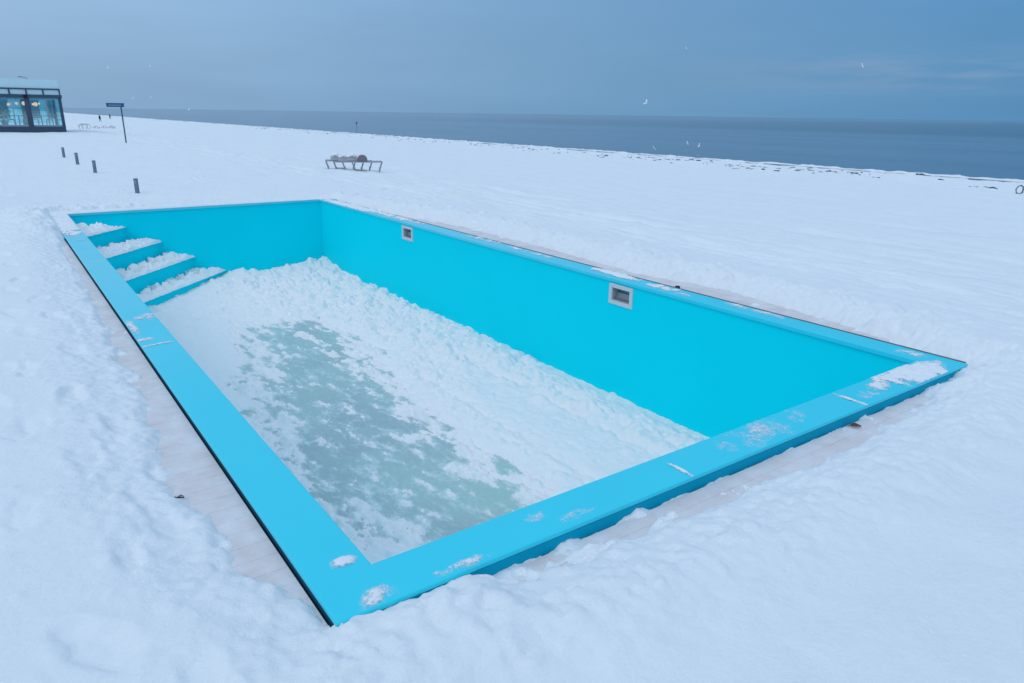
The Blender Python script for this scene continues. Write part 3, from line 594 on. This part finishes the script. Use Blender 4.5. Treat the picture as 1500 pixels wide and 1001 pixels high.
for i, (px, py, hpx) in enumerate(BW):
    o = b0 if i == 0 else copy_tree(b0)
    p = on_ground(px, py); o.location = (p.x, p.y, p.z - .01); o['label'] = BL[i]
    ppm = FPX / (p - CAM).dot(F); s = hpx / ppm / .40; o.scale = (max(s, .9) * .72, max(s, .9) * .72, s); o.rotation_euler = (0, 0, -.62)

# ------------------------------------------------------------------ sign on a pole
p = on_ground(185, 210); ppm = FPX / (p - CAM).dot(F); hs = 52.5 / ppm
phi = math.atan2(R.y, R.x)
sg = empty('sign_post', (p.x, p.y, p.z), phi, 'thin dark pole carrying a long narrow blue name board', 'sign')
bm = B(); tube(bm, [(0, 0, -.3), (0, 0, hs - .02)], .033, 10); from_bm('pole', bm, SLATE, sg)
bm = B(); x0 = -20 / ppm; x1 = 5.5 / ppm; box(bm, (x0, -.06, hs - .10), (x1, -.0455, hs + .075), .004); box(bm, (x0 - .02, -.065, hs + .075), (x1 + .02, -.035, hs + .10), .004)
brd = from_bm('board', bm, mat('navy_board', (0.02, 0.09, 0.18), rough=.4, var=.1), sg)
bm = B(); box(bm, (x0 + .12, -.064, hs - .05), (x1 - .15, -.0605, hs + .03)); from_bm('pale_panel', bm, mat('pale_lettering_band', (.10, .22, .34), rough=.5, var=.5, vscale=9), brd)
bm = B(); tube(bm, [(0, 0, hs - .02), (0, 0, hs + .10)], .05, 10); from_bm('bracket', bm, SLATE, sg)

# ------------------------------------------------------------------ sun loungers
lp = [(478, 247, 37.2), (489.5, 248, 37.2), (502, 249, 37.4), (516.5, 250.5, 37.5)]
LL = ['left end sun lounger with pale snowy backrest, farthest from the dark one', 'sun lounger with pale backrest, second from the left end of the row', 'sun lounger with pale backrest just left of the brown wicker one', 'right end sun lounger with bare dark brown wicker backrest']
pc = on_ground(515, 247); ppm = FPX / (pc - CAM).dot(F); LLN = 40 / ppm
def make_lounger():
    t = empty('sun_lounger', (0, 0, 0), 0, LL[0], 'sun lounger', 'sun loungers standing in the snow')
    h = 11.0 / ppm; w = .28; n = 11
    bm = B()
    for y in (-w, w): tube(bm, [(0, y, h), (LLN, y, h)], .020)
    for k in range(n): tube(bm, [(LLN * k / (n - 1), -w, h), (LLN * k / (n - 1), w, h)], .02, 6)
    from_bm('frame', bm, GREYW, t)
    for x, dx in ((0, .13), (LLN, -.13)):
        bm = B(); tube(bm, [(x + dx, -w, -.1), (x, -w, h - .02), (x, -w, h)], .017); tube(bm, [(x + dx, w, -.1), (x, w, h - .02), (x, w, h)], .017); tube(bm, [(x + dx * .8, -w, .06), (x + dx * .8, w, .06)], .018)
        from_bm('leg', bm, GREYW, t)
    return t
def backrest(t, m, x0=.30):
    h = 11.0 / ppm; top = 7.6 / ppm; wd = 14 / ppm
    bm = B()
    prof = [(-.50, 0.02), (-.46, .45), (-.34, .78), (-.15, .97), (.1, 1.0), (.33, .84), (.47, .5), (.5, .02)]
    rows = []
    for y in (-.30, .30): rows.append([bm.verts.new((x0 * LLN + a * wd, y, h + .03 + b * top)) for a, b in prof])
    for i in range(len(prof) - 1): bm.faces.new((rows[0][i], rows[0][i + 1], rows[1][i + 1], rows[1][i]))
    bm.faces.new(rows[0]); bm.faces.new(rows[1]); bm.faces.new((rows[0][0], rows[0][-1], rows[1][-1], rows[1][0]))
    return from_bm('backrest', bm, m, t)
l0 = make_lounger(); LG = [l0] + [copy_tree(l0) for _ in range(3)]
for i, (px, py, _) in enumerate(lp):
    o = LG[i]; q = on_ground(px, py); o.location = (q.x, q.y, q.z - .02); o.rotation_euler = (0, 0, phi + .21); o['label'] = LL[i]
    br = backrest(o, WICKER if i == 3 else FABRIC, .33 if i < 3 else .34)
    if i == 3: br['label'] = 'dark brown wicker backrest'
    if i < 3:
        bm = B(); h = 11.0 / ppm; top = 7.6 / ppm
        g = [( -.5, .6), (-.3, .92), (-.1, 1.08), (.12, 1.12), (.34, .95), (.5, .6)]
        for y in (-.28, -.1, .1, .27):
            for a, b in g[1:-1]: ball(bm, (.33 * LLN + a * 13 / ppm, y, h + b * top), (.1, .13, .03 + .015 * random.random()), sub=1)
        sn = from_bm('lounger_snow', bm, SNOW_FINE, None, True); sn.location = o.location; sn.rotation_euler = o.rotation_euler
        tag(sn, ['snow lying on the leftmost lounger backrest', 'snow lying on the backrest second from the left', 'snow lying on the pale backrest beside the brown one'][i], 'snow', None, 'stuff')

# ------------------------------------------------------------------ glass pavilion
p = on_ground(98, 194); ppm = FPX / (p - CAM).dot(F)
PB = 0.0
bd = empty('glass_pavilion', (p.x, p.y, p.z), PB, 'glass walled beach pavilion with dark frame and pale glass balustrade on its roof', 'building')
WB, DB = 10.5, 6.0; k = 1.0 / ppm; kx = k / 1.16
zp, zb0, zb1, zr, zt = 7.5 * k, 46.5 * k, 51 * k, 58.5 * k, 71.5 * k
bm = B(); box(bm, (-WB, 0, -.5), (0, DB, zp)); from_bm('plinth', bm, FRAME, bd)
bm = B(); box(bm, (-WB - .05, -.05, zb0), (.06, DB + .05, zb1)); from_bm('roof', bm, FRAME, bd)
BAY = 46.5 * kx
for i in range(4):
    x = -.10 - i * BAY
    for y in ((.0, DB - .2) if i else (0.0,)):
        bm = B(); ww = .10 if i == 0 else .17; box(bm, (x - ww, y, zp), (x + ww - (.0 if i else .0), y + .2, zb0)); from_bm('column', bm, FRAME, bd)
bm = B(); box(bm, (-.2, DB - .2, zp), (0, DB, zb0)); from_bm('column', bm, FRAME, bd)
for i in range(3):
    x1 = -.10 - i * BAY - (.10 if i == 0 else .17); x0 = -.10 - (i + 1) * BAY + .17
    bm = B(); box(bm, (x0, .08, zp + .12), (x1, .11, zb0 - .02)); wn = from_bm('window', bm, PANE, bd)
    bm = B(); xm = (x0 + x1) / 2 + .1; box(bm, (xm - .035, .05, zp + .12), (xm + .035, .14, zb0 - .02)); box(bm, (x0, .05, zp), (x1, .14, zp + .12)); from_bm('window_frame', bm, mat('pale_sill', (.30, .38, .45), rough=.5), wn)
    bm = B(); box(bm, (x0, DB - .11, zp + .12), (x1, DB - .08, zb0 - .02)); from_bm('window', bm, PANE, bd)
bm = B(); box(bm, (-.06, .25, zp + .02), (-.03, DB - .25, zb0 - .02)); from_bm('window', bm, PANE, bd)
# roof balustrade
bm = B(); box(bm, (-WB, .02, zb1), (-.05, .05, zt)); box(bm, (-.05, .05, zb1), (-.02, DB - .1, zt)); bl = from_bm('balustrade', bm, BALU, bd)
bm = B(); box(bm, (-WB, -.05, zr - .05), (0, .015, zr + .05)); from_bm('handrail', bm, FRAME, bl)
for i in range(6):
    bm = B(); x = -.05 - i * 23.3 * kx; box(bm, (x - .05, -.04, zb1 + .003), (x + .05, .014, zr - .05)); from_bm('rail_post', bm, FRAME, bl)
bm = B(); box(bm, (-50 * kx - .12, -.18, zb0 - .02), (-50 * kx + .12, -.055, zb0 + .22), .02); from_bm('wall_lamp', bm, COAT, bd)
# curtains standing inside the glass: pleated
def pleats(bm, x0, x1, y, z0, z1):
    n = max(8, int((x1 - x0) / .07)); prev = None
    for i in range(n + 1):
        x = x0 + (x1 - x0) * i / n; yy = y + .05 * math.sin(i * 1.9)
        c = [bm.verts.new((x, yy, z0)), bm.verts.new((x, yy, z1))]
        if prev: bm.faces.new((prev[0], c[0], c[1], prev[1]))
        prev = c
for (a, b_) in ((-.7, -.2), (-2.0, -1.15), (-4.55, -3.2), (-5.9, -4.7)):
    bm = B(); pleats(bm, a, b_, DB - .45, zp + .5, zb0 - .1); from_bm('curtain', bm, CURT, bd)
bm = B(); box(bm, (-WB + .02, .3, zb0 - .06), (-.1, DB - .3, zb0 - .003)); from_bm('inner_ceiling', bm, mat('pale_ceiling', (.55, .66, .68), rough=.8), bd)
bw = 14.3
def inside(xpx, zpx, y): return Vector(((xpx - 93) * kx, y, (194 - zpx) * k))
for j, (xp, zp_, s) in enumerate([(19, 157, 1.0), (30, 155, .75), (40, 155, 1.1), (53, 156, .7), (57, 156, 1.2), (62, 155, .6)]):
    t = empty('pendant_lamp', (0, 0, 0), 0, ['single glowing pendant lamp nearest the left window edge', 'dim pendant lamp second from the left inside the pavilion', 'bright pendant lamp just left of the middle column', 'small pendant lamp just right of the middle column', 'brightest pendant lamp in the right hand window', 'small dim pendant lamp rightmost in the pavilion'][j], 'lamp', 'pendant lamps glowing inside the pavilion')
    q = inside(xp, zp_, 1.2); t.matrix_world = bd.matrix_basis @ Matrix.Translation(q)
    t.location = Matrix.Translation(Vector(bd.location)) @ (Matrix.Rotation(PB, 4, 'Z') @ q); t.rotation_euler = (0, 0, PB); t.scale = (1, 1, 1)
    bm = B(); ball(bm, (0, 0, 0), (.11 * s, .11 * s, .13 * s)); from_bm('bulb', bm, LAMPM, t, True)
    bm = B(); tube(bm, [(0, 0, .12 * s), (0, 0, (zb0 - .06) - q.z)], .012, 6); from_bm('cord', bm, COAT, t)
# tables, chairs and a plant just inside
def seat_at(xp, y, rz):
    q = Matrix.Translation(Vector(bd.location)) @ (Matrix.Rotation(PB, 4, 'Z') @ Vector(((xp - 93) * kx, y, zp + .01)))
    return q, PB + rz
for j, xp in enumerate((30, 62, 82)):
    q, rz = seat_at(xp, 1.4, 0); t = empty('cafe_table', q, rz, ['dark table behind the left pavilion window', 'dark table behind the middle of the right window', 'dark table near the right corner of the pavilion'][j], 'table', 'tables inside the pavilion')
    bm = B(); box(bm, (-.6, -.4, .72), (.6, .4, .76), .008); from_bm('table_top', bm, WOOD, t)
    bm = B(); tube(bm, [(0, 0, .02), (0, 0, .72)], .04); box(bm, (-.3, -.3, 0), (.3, .3, .02), .004); from_bm('pedestal', bm, FRAME, t)
for j, xp in enumerate((19, 41, 53, 74, 90)):
    q, rz = seat_at(xp - 1, 1.3, (j % 2) * math.pi); t = empty('cafe_chair', q, rz, ['dark chair left of the left pavilion table', 'dark chair just left of the middle pavilion column', 'dark chair just right of the middle pavilion column', 'dark chair between the two right pavilion tables', 'dark chair by the pavilion corner column'][j], 'chair', 'chairs inside the pavilion')
    bm = B(); box(bm, (-.22, -.22, .43), (.22, .22, .48), .01); from_bm('seat', bm, FRAME, t)
    bm = B(); box(bm, (-.24, -.22, .50), (-.20, .22, .92), .01); from_bm('backrest', bm, FRAME, t)
    for sx in (-.2, .2):
        for sy in (-.2, .2):
            bm = B(); tube(bm, [(sx * 1.1, sy * 1.1, 0), (sx, sy, .43)], .018, 6); from_bm('leg', bm, FRAME, t)
q, rz = seat_at(9, .7, 0); t = empty('potted_plant', q, rz, 'bushy potted plant inside the left end of the pavilion window', 'plant')
bm = B(); tube(bm, [(0, 0, 0), (0, 0, .4)], [.18, .24], 12); from_bm('pot', bm, GREYW, t)
bm = B()
for i in range(260):
    d = Vector((random.gauss(0, .26), random.gauss(0, .26), .85 + random.gauss(0, .28))); a = Vector((random.gauss(0, 1), random.gauss(0, 1), random.gauss(0, .6))).normalized() * .09; c = a.cross(Vector((random.random(), random.random(), 1))).normalized() * .035
    quad(bm, [d - a, d + c, d + a, d - c])
from_bm('foliage', bm, BULBPLANT, t)
# curved lamp arm on the roof
q = Vector(bd.location) + Matrix.Rotation(PB, 3, 'Z') @ Vector((-34 * kx, 3.0, zb1))
la = empty('roof_lamp', q, PB, 'curved grey lamp arm rising over the pavilion roof', 'lamp')
bm = B(); hh = (194 - 127) * k - zb1; tube(bm, [(0, 0, 0), (0, 0, hh), (-.12, 0, hh + .25), (-.35, 0, hh + .42), (-.62, 0, hh + .48)], .025); from_bm('arm', bm, GREYW, la)
bm = B(); ball(bm, (-.68, 0, hh + .47), (.16, .08, .04)); from_bm('lamp_head', bm, GREYW, la, True)

# ------------------------------------------------------------------ low frames half buried beside the pavilion
q = on_ground(122, 189); ppm = FPX / (q - CAM).dot(F)
t = empty('hoop_rack', q, phi, 'pale metal oval rack half buried in snow right of the pavilion', 'rack'); kk = 1 / ppm
bm = B()
for y in (0, .5): tube(bm, [(kk * 7 * math.cos(a), y, kk * 3.2 + kk * 4 * math.sin(a)) for a in np.linspace(0, 2 * math.pi, 21)], .025, 6)
PALEM = mat('pale_metal', (.58, .55, .61), rough=.5, var=.1)
from_bm('hoop', bm, PALEM, t)
for x in (-5, 0, 5):
    bm = B(); tube(bm, [(x * kk, 0, kk * 6), (x * kk, .5, kk * 6)], .03, 6); tube(bm, [(x * kk, 0, 0), (x * kk, 0, kk * 6)], .03, 6); from_bm('bar', bm, PALEM, t)
for j, (px, w_, lab) in enumerate([(141, 10, 'low reddish frame half buried in snow nearest the oval rack'), (153, 9, 'low reddish frame with crossed bars half buried in snow in the middle'), (164, 9, 'faint low frame half buried in snow nearest the sign pole')]):
    q = on_ground(px, 189); ppm = FPX / (q - CAM).dot(F); kk = 1 / ppm
    t = empty('buried_frame', q, phi, lab, 'frame', 'low frames half buried in snow')
    bm = B(); tube(bm, [(-w_ / 2 * kk, 0, kk * 2.0), (0, 0, kk * 4.5), (w_ / 2 * kk, 0, kk * 2.2)], .035, 6); from_bm('rail', bm, RUST if j < 2 else GREYW, t)
    for x in (-.4, -.1, .25):
        bm = B(); tube(bm, [(x * w_ * kk, 0, -.1), (x * w_ * kk + .2, .1, kk * 3.6)], .03, 6); from_bm('strut', bm, RUST if j != 2 else GREYW, t)

# ------------------------------------------------------------------ people
def person(px, py, hpx, label, face):
    q = on_ground(px, py); ppm = FPX / (q - CAM).dot(F); s = (hpx / ppm) / 1.72
    t = empty('person', (q.x, q.y, q.z - .03), face, label, 'person', 'people walking along the beach'); t.scale = (s, s, s)
    J = {'pel': (0, 0, .95, .15, .12), 'sp': (.02, 0, 1.2, .16, .12), 'ch': (.03, 0, 1.40, .18, .12), 'nk': (.05, 0, 1.50, .06, .06), 'hd': (.07, 0, 1.60, .095, .085), 'tp': (.07, 0, 1.68, .08, .07),
         'hl': (0, .10, .9, .10, .10), 'kl': (.16, .10, .5, .065, .065), 'al': (.06, .10, .09, .05, .05), 'tl': (.22, .10, .04, .045, .035), 'hr': (0, -.10, .9, .10, .10), 'kr': (-.02, -.10, .5, .065, .065), 'ar': (-.26, -.10, .14, .05, .05), 'tr': (-.14, -.10, .05, .045, .035),
         'sl': (.03, .20, 1.40, .07, .07), 'el': (-.05, .26, 1.13, .055, .055), 'wl': (.08, .27, .90, .042, .042), 'dl': (.12, .26, .80, .035, .045), 'sr': (.03, -.20, 1.40, .07, .07), 'er': (-.03, -.26, 1.13, .055, .055), 'wr': (.14, -.25, .92, .042, .042), 'dr': (.18, -.24, .82, .035, .045)}
    E_ = ['pel sp', 'sp ch', 'ch nk', 'nk hd', 'hd tp', 'pel hl', 'hl kl', 'kl al', 'al tl', 'pel hr', 'hr kr', 'kr ar', 'ar tr', 'ch sl', 'sl el', 'el wl', 'wl dl', 'ch sr', 'sr er', 'er wr', 'wr dr']
    nm = list(J); me = bpy.data.meshes.new('body'); me.from_pydata([J[n][:3] for n in nm], [[nm.index(a) for a in e.split()] for e in E_], [])
    o = link('body', me, COAT, t); md = o.modifiers.new('skin', 'SKIN'); md.use_smooth_shade = True
    for i, n in enumerate(nm): me.skin_vertices[0].data[i].radius = J[n][3:5]
    me.skin_vertices[0].data[0].use_root = True
    o.modifiers.new('sub', 'SUBSURF').levels = 1; o.modifiers['sub'].render_levels = 1
    bm = B(); ball(bm, (.085, 0, 1.62), (.085, .07, .10)); ball(bm, (.165, 0, 1.62), (.02, .015, .025), sub=1); from_bm('face', bm, SKIN, t, True)
    bm = B(); ball(bm, (.055, 0, 1.68), (.11, .095, .09)); from_bm('woolly_hat', bm, SLATE, t, True)
    bm = B(); tube(bm, [(0, 0, .62), (0, 0, .95), (.03, 0, 1.42), (.05, 0, 1.5)], [.24, .20, .21, .09], 12); from_bm('coat', bm, COAT, t, True)
person(147, 178.5, 9.5, 'nearer figure in dark winter clothes walking on the snowy beach', 2.3)
person(161.5, 174.5, 7, 'smaller farther figure in dark clothes beside the name board', -.6)

# ------------------------------------------------------------------ gulls
def make_gull(label, wing, black=False):
    t = empty('gull', (0, 0, 0), 0, label, 'gull', 'gulls over the beach and sea')
    bm = B(); tube(bm, [(-.26, 0, .01), (-.18, 0, 0), (-.05, 0, -.01), (.10, 0, 0), (.18, 0, .02), (.23, 0, .03), (.27, 0, .02)], [.015, .045, .075, .07, .05, .045, .01], 10); bd_ = from_bm('body', bm, FEATHER, t, True)
    bm = B(); quad(bm, [(-.22, -.03, .012), (-.40, -.08, .01), (-.42, 0, .012), (-.22, 0, .02)]); quad(bm, [(-.22, 0, .02), (-.42, 0, .012), (-.40, .08, .01), (-.22, .03, .012)]); from_bm('tail', bm, FEATHER, t)
    bm = B(); tube(bm, [(.26, 0, .02), (.32, 0, .005)], [.012, .004], 6); from_bm('beak', bm, BEAK, t)
    for sgn in (-1, 1):
        bm = B(); secs = [(0.05, .10, -.10, 0), (.28, .14, -.06, wing * .22), (.48, .06, -.11, wing * .26), (.68, -.06, -.16, wing * .20)]
        A = []
        for th in (.012, -.006):
            A.append([(bm.verts.new((xf, sgn * y, z + th)), bm.verts.new((xb_, sgn * y, z + th * .3))) for (y, xf, xb_, z) in secs])
        for L_ in A:
            for a, b in zip(L_, L_[1:]): bm.faces.new((a[0], b[0], b[1], a[1]))
        for i in range(3):
            bm.faces.new((A[0][i][0], A[0][i + 1][0], A[1][i + 1][0], A[1][i][0])); bm.faces.new((A[0][i][1], A[1][i][1], A[1][i + 1][1], A[0][i + 1][1]))
        from_bm('wing', bm, FEATHER, t)
    return t
GU = [(946, 152, 10, 1.2, 'large white gull with raised wings above the sea horizon', .3), (1263, 97, 6, .8, 'white gull high in the sky at the far right', .9), (1005, 71, 4.5, .8, 'tiny white gull highest in the middle of the sky', 1.4),
      (277, 161, 5, .6, 'white gull just above the sea to the right of the sign', .5), (158, 100, 6, 1.5, 'pale gull high above the name board', 2.0), (220, 97, 4, .6, 'faint gull highest above the left shore', .2), (195, 144, 4, .8, 'faint gull low above the right end of the name board', 1.0),
      (221, 143, 4, .5, 'faint gull low in the sky between sign and rightward gull', .7), (1024, 214, 6, 1.0, 'white gull skimming the water right of the others near shore', .3), (1007, 210, 4, .5, 'small gull over the water left of the brighter one', 1.2), (958, 217, 4, .4, 'small gull close to the shoreline snow in the middle', 2.2)]
for i, (px, py, span, wing, lab, rz) in enumerate(GU):
    g = make_gull(lab, wing); dist = FPX * 1.36 / span / 1.05
    q = at_dist(px, py, dist * 1.05)
    if q.z < SEAZ + .6:
        q = on_z(px, py, SEAZ + .7)
        g.scale = (max(.5, (q - CAM).length * span / FPX / 1.36),) * 3
    g.location = q; g.rotation_euler = (0.55 if i == 0 else .75, 0.1, phi + (rz - .8) * .6); g.scale = g.scale * (1.3 if i < 3 else .95)

# post in the shallow water, ring and small finds
q = on_z(523, 195, SEAZ); ppm = FPX / (q - CAM).dot(F)
t = empty('marker_post', (q.x, q.y, SEAZ), 0, 'thin marker post standing in the sea off the shoreline', 'post')
bm = B(); tube(bm, [(0, 0, -.5), (0, 0, 16 / ppm)], .07, 8); from_bm('pole', bm, GREYW, t); bm = B(); ball(bm, (0, 0, 14 / ppm), (.16, .16, .2)); from_bm('topmark', bm, SLATE, t, True)
q = on_ground(1492, 286); ppm = FPX / (q - CAM).dot(F)
t = empty('ring', (q.x, q.y, q.z), phi + .15, 'dark weedy ring standing upright on the snow by the right shore', 'ring'); r = 6.0 / ppm
bm = B(); n = 28
tube(bm, [((r + .02 * math.sin(i * 3.3)) * math.cos(a), .02 * math.sin(i * 2.1), r * .92 + (r + .02 * math.sin(i * 4.1)) * math.sin(a)) for i, a in enumerate(np.linspace(.2, 2 * math.pi + .1, n))], [.018 + .018 * random.random() for _ in range(n)], 7); from_bm('hoop', bm, WEED, t)
bm = B(); tube(bm, [(r * .9, .0, r * 1.5), (r * 1.15, .05, r * .9), (r * 1.05, .0, r * .2)], [.02, .03, .015], 6); from_bm('weed_strand', bm, WEED, t)

# seaweed clumps along the tide line
def clump(bm, c, s):
    for j in range(random.randint(3, 6)):
        a = random.random() * 6.28; ball(bm, (c[0] + s * math.cos(a) * random.uniform(0, .9), c[1] + s * math.sin(a) * random.uniform(0, 1.4), c[2] + s * random.uniform(-.05, .15)), (s * random.uniform(.25, .5), s * random.uniform(.3, .7), s * random.uniform(.12, .3)), Matrix.Rotation(random.random() * 3, 3, 'Z'), 1)
bm = B()
for i in range(460):
    v = 24 * math.exp(random.uniform(0, 1.9)); u = random.gauss(47, 2.2) - .02 * max(0, 60 - v)
    if abs(perlin(np.array([v * .06]), np.array([u * .2]), 5)[0]) < .1: continue
    clump(bm, (u, v, gz(u, v)), random.uniform(.06, .2))
wr = from_bm('seaweed_litter', bm, WEED); tag(wr, 'scattered dark bits of seaweed along the snowy tide line', 'seaweed', None, 'stuff')
CL = [(1013, 236, .34, 'dark seaweed clump left of its pair below the skimming gull'), (1023, 237, .3, 'dark seaweed clump right of its pair below the skimming gull'), (1162, 251, .4, 'largest dark seaweed clump at the middle of the right shoreline'), (1214, 252, .36, 'flat dark seaweed clump close to the water right of the largest one'), (1254, 255, .28, 'small dark clump between the flat one and the round one'),
      (1284, 260, .22, 'little round dark clump in the snow below the shoreline'), (1350, 257, .26, 'dark clump touching the white ice rim'), (1384, 265, .26, 'dark clump on the snow left of the last pair'), (1428, 275, .26, 'round dark clump left of the seaweed nearest the ring'), (1454, 276, .36, 'dark pointed seaweed clump nearest the ring')]
for (px, py, s, lab) in CL:
    q = on_ground(px, py); bm = B(); clump(bm, (0, 0, 0), s); o = from_bm('seaweed_clump', bm, WEED); o.location = q; tag(o, lab, 'seaweed', 'seaweed clumps along the tide line')

def leaf(px, py, s, m, lab, rz, z=None):
    q = on_z(px, py, -.09); z = gz(q.x, q.y); z = max(z, T)
    bm = B(); top = []
    n = 10; out = [(s * (i / n), s * .38 * math.sin(math.pi * (i / n) ** .8)) for i in range(n + 1)]
    for sg_ in (1, -1):
        for a, b in zip(out, out[1:]):
            quad(bm, [(a[0], 0, .004), (b[0], 0, .004 + .01 * math.sin(b[0] / s * 3)), (b[0], sg_ * b[1], .012 + .3 * b[1]), (a[0], sg_ * a[1] + 1e-5 * sg_, .012 + .3 * a[1])])
    tube(bm, [(-s * .35, .0, .012), (0, 0, .006)], .003, 5)
    bmesh.ops.solidify(bm, geom=bm.faces[:], thickness=.0015)
    o = from_bm('dead_leaf', bm, m); o.location = (q.x, q.y, z + .002); o.rotation_euler = (0, 0, rz); tag(o, lab, 'leaf')
leaf(262, 746, .034, LEAFD, 'dark curled dead leaf on the snow left of the pool', phi)
leaf(1244, 629, .065, LEAF, 'reddish brown dead leaf on the frosted boards by the near pool edge', phi - .2)
q = on_z(993, 415, -.02); z = gz(q.x, q.y)
bm = B(); tube(bm, [(0, 0, -.05), (0, 0, .045), (0, 0, .05)], [.028, .028, .02], 10); box(bm, (-.05, -.03, -.05), (.05, .03, .006), .004)
o = from_bm('deck_peg', bm, COAT); o.location = (q.x, q.y, z); tag(o, 'small black peg in the snow beyond the long pool edge', 'peg')

# ------------------------------------------------------------------ light: overcast winter sky and a weak, very soft sun
SUN_EL, SUN_AZ = math.radians(46), math.radians(245)      # azimuth clockwise from +y
w = bpy.data.worlds.new('World'); SC.world = w; w.use_nodes = True; nt = w.node_tree; L = nt.links.new
bg = nt.nodes['Background']; bg.inputs['Strength'].default_value = 0.1
sky = nt.nodes.new('ShaderNodeTexSky'); sky.sky_type = 'NISHITA'; sky.sun_disc = False; sky.sun_elevation = SUN_EL; sky.sun_rotation = SUN_AZ; sky.dust_density = 2.0
tc = nt.nodes.new('ShaderNodeTexCoord'); sep = nt.nodes.new('ShaderNodeSeparateXYZ'); L(tc.outputs['Generated'], sep.inputs[0])
def dotn(vec):
    n = nt.nodes.new('ShaderNodeVectorMath'); n.operation = 'DOT_PRODUCT'; L(tc.outputs['Generated'], n.inputs[0]); n.inputs[1].default_value = vec; return n.outputs['Value']
def mrange(x, a, b, c=0.0, d=1.0, smooth=True):
    n = nt.nodes.new('ShaderNodeMapRange'); n.interpolation_type = 'SMOOTHSTEP' if smooth else 'LINEAR'
    for i, vv in ((1, a), (2, b), (3, c), (4, d)): n.inputs[i].default_value = vv
    L(x, n.inputs[0]); return n.outputs[0]
def mixc(f, a, b):
    n = nt.nodes.new('ShaderNodeMix'); n.data_type = 'RGBA'
    if isinstance(f, float): n.inputs['Factor'].default_value = f
    else: L(f, n.inputs['Factor'])
    for k_, c in (('A', a), ('B', b)):
        if isinstance(c, tuple): n.inputs[k_].default_value = (*c, 1)
        else: L(c, n.inputs[k_])
    return n.outputs['Result']
K = 10.0
def c10(r, g, b): return (r * K, g * K, b * K)
side = mrange(dotn((R.x, R.y, 0)), -0.62, 0.62, 0, 1, False)          # thinner, brighter cloud to the left, darker snow cloud over the sea
low = mixc(side, c10(0.278, 0.45, 0.665), c10(0.088, 0.275, 0.51))
midc = mixc(side, c10(0.345, 0.54, 0.785), c10(0.075, 0.262, 0.53))
elev = sep.outputs['Z']
cl = mixc(mrange(elev, 0.0, 0.2), low, midc)
pk = nt.nodes.new('ShaderNodeTexNoise'); pk.inputs['Scale'].default_value = 5; pk.inputs['Detail'].default_value = 6; pmp = nt.nodes.new('ShaderNodeMapping'); pmp.inputs['Scale'].default_value = (1, 1, 9); L(tc.outputs['Generated'], pmp.inputs[0]); L(pmp.outputs[0], pk.inputs[0])
def mul(a, b):
    n = nt.nodes.new('ShaderNodeMath'); n.operation = 'MULTIPLY'; L(a, n.inputs[0]); (L(b, n.inputs[1]) if not isinstance(b, float) else setattr(n.inputs[1], 'default_value', b)); return n.outputs[0]
band = mul(mul(mrange(elev, .022, .05), mrange(elev, .085, .055)), mul(mrange(side, .62, .95), mrange(pk.outputs[0], .34, .60)))
cl = mixc(mul(band, 1.0), cl, c10(0.24, 0.36, 0.565))       # a faint pinkish bank of cloud low over the sea
cl = mixc(mrange(elev, 0.24, 0.62), cl, c10(0.515, 0.72, 0.985))
cn = nt.nodes.new('ShaderNodeTexNoise'); cn.inputs['Scale'].default_value = 2.2; cn.inputs['Detail'].default_value = 5
cm = nt.nodes.new('ShaderNodeMapping'); cm.inputs['Scale'].default_value = (1, 1, 7); L(tc.outputs['Generated'], cm.inputs[0]); L(cm.outputs[0], cn.inputs[0])
vs_ = nt.nodes.new('ShaderNodeVectorMath'); vs_.operation = 'SCALE'; L(cl, vs_.inputs[0]); L(mrange(cn.outputs[0], .3, .75, .95, 1.06), vs_.inputs['Scale'])
fin = mixc(0.94, sky.outputs[0], vs_.outputs[0])
L(fin, bg.inputs['Color'])
sd_ = bpy.data.lights.new('sun', 'SUN'); sd_.energy = 0.6; sd_.angle = math.radians(40); sd_.color = (1.0, .96, .92)
so = bpy.data.objects.new('sun', sd_); COL.objects.link(so)
sdir = Vector((math.sin(SUN_AZ) * math.cos(SUN_EL), math.cos(SUN_AZ) * math.cos(SUN_EL), math.sin(SUN_EL)))
so.rotation_euler = sdir.to_track_quat('Z', 'Y').to_euler(); so.location = (0, 0, 30)

vw = SC.view_settings; vw.view_transform = 'Standard'; vw.look = 'None'; vw.exposure = 0; vw.gamma = 1
SC.cycles.max_bounces = 6; SC.cycles.diffuse_bounces = 4; SC.cycles.transparent_max_bounces = 12
SC.cycles.use_denoising = True
